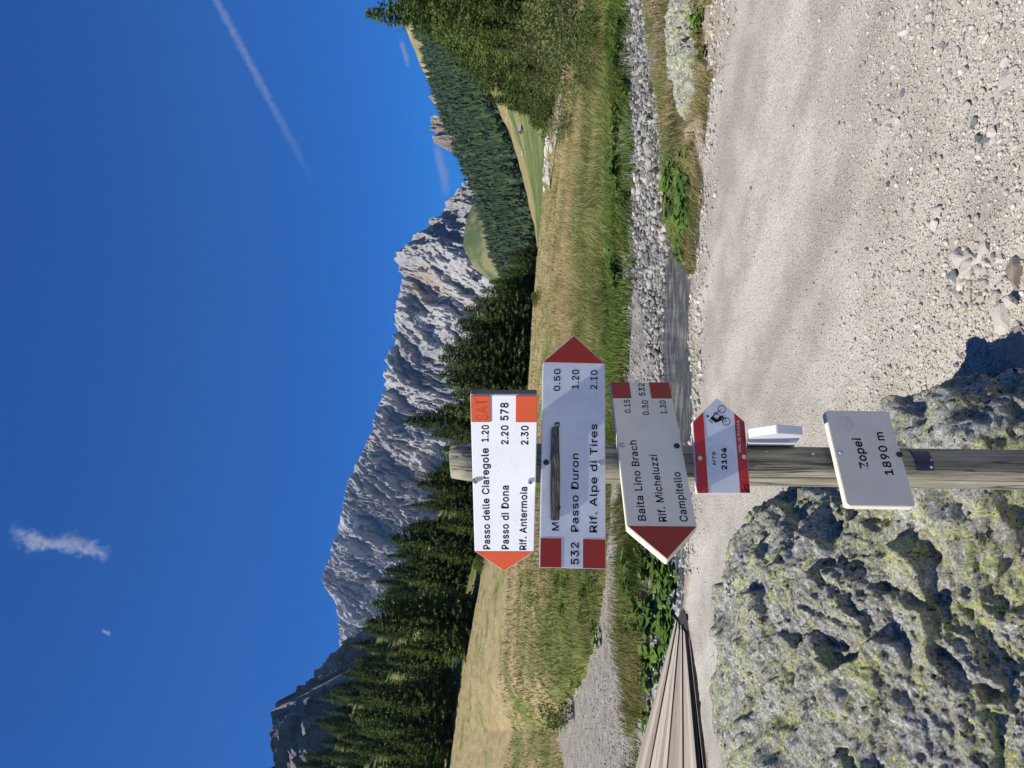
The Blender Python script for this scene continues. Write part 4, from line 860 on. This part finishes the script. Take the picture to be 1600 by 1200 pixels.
t = B.text('SAT', (U(656), 762.5), (U(622.5), 761.5), 0, 26, 'emboss', .02)
t.location = Vector(B.n*.0022)
B.bolt(U(750), 743, .007, 'zinc', .007); B.bolt(U(751), 829, .007, 'zinc', .007)
# 2 -- long board, pointing right
B = Board(312, 1.655, 895, 633, 1.772, 896.5, .15, 'arrow_board', 'long grey-white board with dark red tip pointing right'); h2 = .0745; tipx = B.st(677, 897)[0]
B.board([(0, -h2), (B.len, -h2), (tipx, 0), (B.len, h2), (0, h2)], M['mtbwhite'])
B.prism('red_tip', [(B.len, -h2+.0015), (tipx-.003, 0), (B.len, h2-.0015)], 0, .0007, M['red'], B.root)
xb = B.st(U(841), 860)[0]; y1 = B.st(U(870), 877)[1]; y2 = B.st(U(870), 911)[1]
B.prism('red_block', [(.001, y1), (xb, y1), (xb, h2-.001), (.001, h2-.001)], 0, .0007, M['red'], B.root); B.prism('red_block', [(.001, -h2+.001), (xb, -h2+.001), (xb, y2), (.001, y2)], 0, .0007, M['red'], B.root)
B.text('532', (U(882), 904), (U(848), 904), 0, 17); B.text('Passo Duron', (U(831), 903.5), (U(709), 904), 0, 16); B.text('Rif. Alpe di Tires', (U(832), 932.5), (U(663), 933), 0, 16)
B.text('M', (U(829), 873), (U(817), 873), 0, 15); B.text('g', (U(797), 872.5), (U(789), 873), 0, 14); B.text('a', (U(668.5), 874), (U(660), 874.5), 0, 15)
B.text('0.50', (U(611), 875), (U(577), 875.5), 0, 14); B.text('1.20', (U(607.5), 904), (U(578), 904.5), 0, 15); B.text('2.10', (U(608), 933), (U(579), 933.5), 0, 15)
B.prism('wood_strip', B.px([(U(813), 874), (U(813), 860.5), (U(760), 859.5), (U(668), 862), (U(668), 873), (U(740), 875)]), .0012, .007, M['oldwood'], B.root, .0012)
B.bolt(U(722.5), 853.5, .0068, 'rust'); B.bolt(U(723.5), 939, .0068, 'zinc')
# 3 -- cream board pointing left towards the camera
B = Board(377, 1.590, 1034.5, 603, 1.890, 1000, .15, 'arrow_board', 'cream board with dark red tip pointing left'); h2 = .0755; tipx = B.st(325, 1041)[0]
B.board([(0, -h2), (B.len, -h2), (B.len, h2), (0, h2), (tipx, 0)], M['cream'])
B.prism('red_tip', [(.001, -h2+.0015), (.001, h2-.0015), (tipx+.003, 0)], 0, .0007, M['red'], B.root)
xb = B.st(U(622), 960)[0]; y1 = B.st(U(610), 985)[1]; y2 = B.st(U(610), 1016)[1]
B.prism('red_block', [(xb, y1), (B.len-.001, y1), (B.len-.001, h2-.001), (xb, h2-.001)], 0, .0007, M['red'], B.root); B.prism('red_block', [(xb, -h2+.001), (B.len-.001, -h2+.001), (B.len-.001, y2), (xb, y2)], 0, .0007, M['red'], B.root)
B.text('Baita Lino Brach', (U(813.5), 1009.5), (U(688.5), 994), 0, 17); B.text('Rif. Micheluzzi', (U(815), 1042), (U(711), 1026), 0, 17); B.text('Campitello', (U(815), 1075), (U(738), 1062.5), 0, 17)
B.text('0.15', (U(645), 985.5), (U(625), 984), 0, 13); B.text('0.30', (U(648.5), 1014), (U(626), 1012), 0, 13); B.text('1.30', (U(646.5), 1042), (U(626), 1039.5), 0, 13); B.text('532', (U(618.5), 1008.5), (U(599), 1006.5), 0, 13.5)
B.bolt(U(695), 973, .0072, 'zinc'); B.bolt(U(697), 1057.5, .0072, 'rust')
# 4 -- mountain-bike board
B = Board(U(771), 1.672, 1131, U(659), 1.712, 1123, .125, 'bike_board', 'small red and white mountain-bike board pointing right'); h2 = .0605; tipx = B.st(U(622), 1118)[0]
sh = B.st(U(643), 1098)[0]; ysh = .0605*(1-(sh-B.len)/(tipx-B.len))
B.board([(0, -h2), (B.len, -h2), (tipx, 0), (B.len, h2), (0, h2)], M['mtbwhite'], .018)
yb = B.st(U(770), 1107)[1]; ya = B.st(U(770), 1156.5)[1]
def cut(y): return B.len+(tipx-B.len)*(1-abs(y)/h2)
B.prism('red_band', [(.001, yb), (cut(yb)-.001, yb), (B.len-.001, h2-.001), (.001, h2-.001)], 0, .0006, M['mtbred'], B.root); B.prism('red_band', [(.001, -h2+.001), (B.len-.001, -h2+.001), (cut(ya)-.001, ya), (.001, ya)], 0, .0006, M['mtbred'], B.root)
cx, cy = B.st(U(716), 1127.5); rr = .0335; B.prism('round_sticker', [(cx+rr*math.cos(6.283*k/36), cy+rr*math.sin(6.283*k/36)) for k in range(36)], .0001, .0009, M['sticker'], B.root)
B.text('MTB', (U(726), 1118.5), (U(706), 1117.5), 0, 7, bold=.03).location = Vector(B.n*.0008); B.text('2104', (U(733.5), 1135.5), (U(700), 1134.5), 0, 11, bold=.05).location = Vector(B.n*.0008)
B.text('VAL di FASSA', (U(707), 1158), (U(657), 1155), 0, 6, 'letterwhite', .03).location = Vector(B.n*.0008)
# cyclist pictogram: two wheels, frame, leaning rider
bm = bmesh.new(); off = np.array(BASE[:])
def ring(uc, vc, r, wd):
    x, y = B.st(uc, vc); q = 26; a = [bm.verts.new(B.w(x+r*math.cos(6.283*k/q), y+r*math.sin(6.283*k/q), .0003)-off) for k in range(q)]; b = [bm.verts.new(B.w(x+(r-wd)*math.cos(6.283*k/q), y+(r-wd)*math.sin(6.283*k/q), .0003)-off) for k in range(q)]
    for k in range(q): bm.faces.new((a[k], a[(k+1) % q], b[(k+1) % q], b[k]))
zk = [.00035]
def stroke(pts, wd):
    p = [np.array(B.st(*q)) for q in pts]
    for a, b in zip(p[:-1], p[1:]):
        zk[0] += .00002; d = unit(b-a); nn_ = np.array([-d[1], d[0]])*wd/2; e = d*wd*.3
        bm.faces.new([bm.verts.new(B.w(*q, zk[0])-off) for q in (a-e+nn_, b+e+nn_, b+e-nn_, a-e-nn_)])
def zp(a, b): return (U(600+b*190/1200), 1070+a*210/1326)     # from the enlarged view
ring(*zp(363, 250), .0093, .0016); ring(*zp(408, 372), .0093, .0016)
for q, wdt in (([(363, 250), (318, 285)], .0013), ([(363, 250), (405, 372)], .0), ([(318, 285), (345, 320), (400, 335), (408, 372)], .0013), ([(345, 320), (370, 362), (408, 372)], .0012), ([(270, 330), (320, 365), (360, 345)], .0062), ([(262, 338), (310, 372)], .006), ([(275, 325), (300, 285), (322, 300)], .0028), ([(320, 365), (370, 320), (385, 345)], .0034), ([(330, 350), (352, 318)], .004), ([(240, 355), (272, 385)], .0022)):
    if wdt: stroke([zp(*k_) for k_ in q], wdt)
x, y = B.st(*zp(225, 318)); q = 14
zk[0] += .0001; bm.faces.new([bm.verts.new(B.w(x+.0034*math.cos(6.283*k/q), y+.0026*math.sin(6.283*k/q), zk[0])-off) for k in range(q)])
bmesh.ops.recalc_face_normals(bm, faces=bm.faces); bm_obj('pictogram', bm, M['black'], B.root)
# small dark chequered mark in the corner
bm = bmesh.new(); x0, y0 = B.st(U(769), 1171.5); x1, y1 = B.st(U(755), 1158); q = 6; pr_ = random.Random(3)
for i in range(q):
    for j in range(q):
        if pr_.random() < .55:
            a, b = x0+(x1-x0)*i/q, x0+(x1-x0)*(i+.9)/q; c_, d_ = y0+(y1-y0)*j/q, y0+(y1-y0)*(j+.9)/q
            bm.faces.new([bm.verts.new(B.w(*z, .0010)-off) for z in ((a, c_), (b, c_), (b, d_), (a, d_))])
bm_obj('corner_mark', bm, M['black'], B.root)
B.bolt(U(716), 1093, .0058, 'zinc'); B.bolt(U(714.5), 1161.5, .0058, 'zinc')
# 5 -- board fixed to the side of the post, its tip towards the viewer
a0 = P(503, 1209, 1.80); a1 = P(520, 1213, 1.60)
B = Board(503, 1.80, 1205, 519, 1.62, 1212, .12, 'side_board', 'white board on the right side of the post seen almost edge-on'); B.n = np.array([B.ex[1], -B.ex[0], 0]); B.n = B.n if B.n[0] < 0 else -B.n
h2 = .056; B.board([(-.03, -h2), (B.len, -h2), (B.len+.045, 0), (B.len, h2), (-.03, h2)], M['mtbwhite'], .020)
# 6 -- place name plate
B = Board(409, 1.657, 1377.5, 558.5, 1.786, 1338.5, .157, 'name_plate', 'cream name plate with height, lowest on the post'); h2 = .0775; r = .008
poly = []
for (cx, cy, a0) in ((B.len-r, -h2+r, -90), (B.len-r, h2-r, 0), (r, h2-r, 90), (r, -h2+r, 180)):
    for k in range(5): poly.append((cx+r*math.cos(math.radians(a0+22.5*k)), cy+r*math.sin(math.radians(a0+22.5*k))))
B.board(poly, M['cream'], .02)
def zq(a, b): return (U(620+b*190/1200), 1270+a*210/1326)
B.text('Zopei', zq(556, 706), zq(470, 412), 0, 19, bold=.03); B.text('1890 m', zq(797, 770), zq(688, 352), 0, 18, bold=.03)
n = N('faint_round_stain'); M['stain'] = n.done(n.ramp(n.noise(60, 5), [(.4, (.73, .66, .515)), (.6, (.81, .735, .575))]), .6)
x, y = B.st(*zq(325, 262)); B.prism('round_mark', [(x+.022*math.cos(6.283*k/32), y+.020*math.sin(6.283*k/32)) for k in range(32)], .00005, .0002, M['stain'], B.root)
B.bolt(*zq(278, 550), .0068, 'zinc'); B.bolt(*zq(855, 570), .0072, 'rust')
# sticker on the post (plain dark blue) and small nails
bm = bmesh.new(); cxp = xs_b+(xs_t-xs_b)*.18; zt = P(0, 1432, 1.752)[2]; zb = P(0, 1459, 1.752)[2]; off = np.array(BASE[:])
def post_pt(ang, z, r): return np.array([cxp+r*math.cos(ang), 1.80+r*math.sin(ang), z])-off
def curved(name, a0, a1, z0, z1, r, mat, par):
    bm = bmesh.new(); q = 10; g = [[bm.verts.new(post_pt(a0+(a1-a0)*k/q, z, r)) for k in range(q+1)] for z in (z0, z1)]
    for k in range(q): bm.faces.new((g[0][k], g[0][k+1], g[1][k+1], g[1][k]))
    return bm_obj(name, bm, mat, par, True)
st_ = curved('sticker', math.radians(-88), math.radians(-12), zb, zt, .0512, M['navy'], post); st_['label'] = 'small navy blue sticker'
curved('print', math.radians(-82), math.radians(-76), zb+.004, zb+.010, .0515, M['letterwhite'], st_); curved('print', math.radians(-62), math.radians(-56), zb+.002, zb+.006, .0515, M['letterwhite'], st_)
for un, vn in ((U(708), 1202), (U(711), 1274)):
    z = P(0, vn, 1.753)[2]; x = P(un, 0, 1.753)[0]; bm = bmesh.new(); bmesh.ops.create_cone(bm, cap_ends=True, segments=12, radius1=.0048, radius2=.0038, depth=.006, matrix=Matrix.Translation(Vector((x, 1.80-math.sqrt(max(.0494**2-(x-cxp)**2, 1e-6)), z))-BASE)@Matrix.Rotation(math.radians(90), 4, 'X')); bm_obj('nail', bm, M['zinc'], post)
# ---------------------------------------------------------------- clouds and contrail (beyond the haze)
def cloud_box(name, u0, v0, u1, v1, D, wid, dens, nscale, curve, label, cat, ragged=.5, taper=(.15, .3)):
    a = Vector(P(u0, v0, D)); b = Vector(P(u1, v1, D)); L = (b-a).length; ex = (b-a).normalized(); ey = Vector((0, 1, 0)); ez = ex.cross(ey).normalized()
    bm = bmesh.new(); bmesh.ops.create_cube(bm, size=2.0); m = bpy.data.meshes.new(name); bm.to_mesh(m); bm.free(); o = link(name, m)
    W = wid/F*D; hw = W*(1.2+abs(curve))
    R = Matrix((ex, ey, ez)).transposed().to_4x4(); o.matrix_world = Matrix.Translation((a+b)/2)@R@Matrix.Diagonal((L/2, W*1.2, hw, 1))
    n = N(name+'_vapour'); sx = n.node('SeparateXYZ'); n.L(n.tc.outputs['Object'], sx.inputs[0]); X_, Y_, Z_ = sx.outputs
    mp = n.mapping((L/2/W, 1.2, hw/W)); n1_ = n.noise(nscale, 5, .65, vec=mp); n2_ = n.noise(nscale*.35, 2, .5, vec=mp)
    bend = n.math('MULTIPLY', n.math('SINE', n.math('MULTIPLY', X_, 2.6)), abs(curve)/(1.2+abs(curve)))
    zc = n.math('MULTIPLY', n.math('ADD', n.math('SUBTRACT', Z_, bend), n.math('MULTIPLY', n.math('SUBTRACT', n2_, .5), ragged*.6)), hw/W)
    r2 = n.math('SQRT', n.math('ADD', n.math('POWER', zc, 2.0), n.math('POWER', n.math('MULTIPLY', Y_, 1.2), 2.0)))
    core = n.math('SUBTRACT', 1.0, n.math('MULTIPLY', r2, 1.6)); core = n.math('ADD', core, n.math('MULTIPLY', n.math('SUBTRACT', n1_, .55), 2.2*ragged))
    t0 = n.node('MapRange'); n.L(X_, t0.inputs[0]); t0.inputs[1].default_value = -1; t0.inputs[2].default_value = -1+2*taper[0]
    t1 = n.node('MapRange'); n.L(X_, t1.inputs[0]); t1.inputs[1].default_value = 1; t1.inputs[2].default_value = 1-2*taper[1]
    fall = n.math('MULTIPLY', t0.outputs[0], t1.outputs[0])
    dd_ = n.math('MULTIPLY', n.math('MULTIPLY', n.math('MAXIMUM', core, 0.0), fall), dens/W)
    pv = n.node('VolumePrincipled'); pv.inputs['Color'].default_value = (.95, .96, 1, 1); n.L(dd_, pv.inputs['Density']); pv.inputs['Anisotropy'].default_value = .2
    n.L(pv.outputs[0], n.out.inputs['Volume']); m.materials.append(n.m); tag(o, label, cat); return o
cloud_box('contrail', 1215, 330, 915, 490, 6500, 14, .7, 2.6, 0, 'thin white contrail slanting across the blue sky', 'contrail', .8, (.02, .6))
cloud_box('cloud', 318, 165, 385, 20, 6500, 24, 2.2, 2.6, .6, 'small white wispy cloud alone high in the sky', 'cloud', 1.35, (.2, .3))
cloud_box('cloud', 206, 172, 218, 160, 6500, 6, 1.2, 1.6, .2, 'tiny scrap of cloud below the wispy one', 'cloud', 1, (.3, .3))
cloud_box('cloud', 890, 697, 985, 684, 7000, 16, 1.0, 1.0, .1, 'faint pale cloud streak just above the forest skyline', 'cloud', .5, (.35, .35))
cloud_box('cloud', 1095, 637, 1140, 628, 7000, 9, 1.4, 1.0, .1, 'faint cloud wisp above the grassy ridge at right', 'cloud', .5, (.3, .3))
# ---------------------------------------------------------------- haze
bm = bmesh.new(); bmesh.ops.create_cube(bm, size=1.0); bmesh.ops.transform(bm, matrix=Matrix.Translation((0, 2150, 860))@Matrix.Diagonal((5600, 4700, 1840, 1)), verts=bm.verts)
n = N('air'); pv = n.node('VolumePrincipled'); pv.inputs['Color'].default_value = (.3, .58, 1, 1); pv.inputs['Density'].default_value = 0.00004; pv.inputs['Anisotropy'].default_value = .1
n.L(pv.outputs[0], n.out.inputs['Volume']); hz = bm_obj('haze', bm, n.m); hz['kind'] = 'stuff'; hz['label'] = 'thin blue air between the viewer and the mountains'; hz['category'] = 'haze'
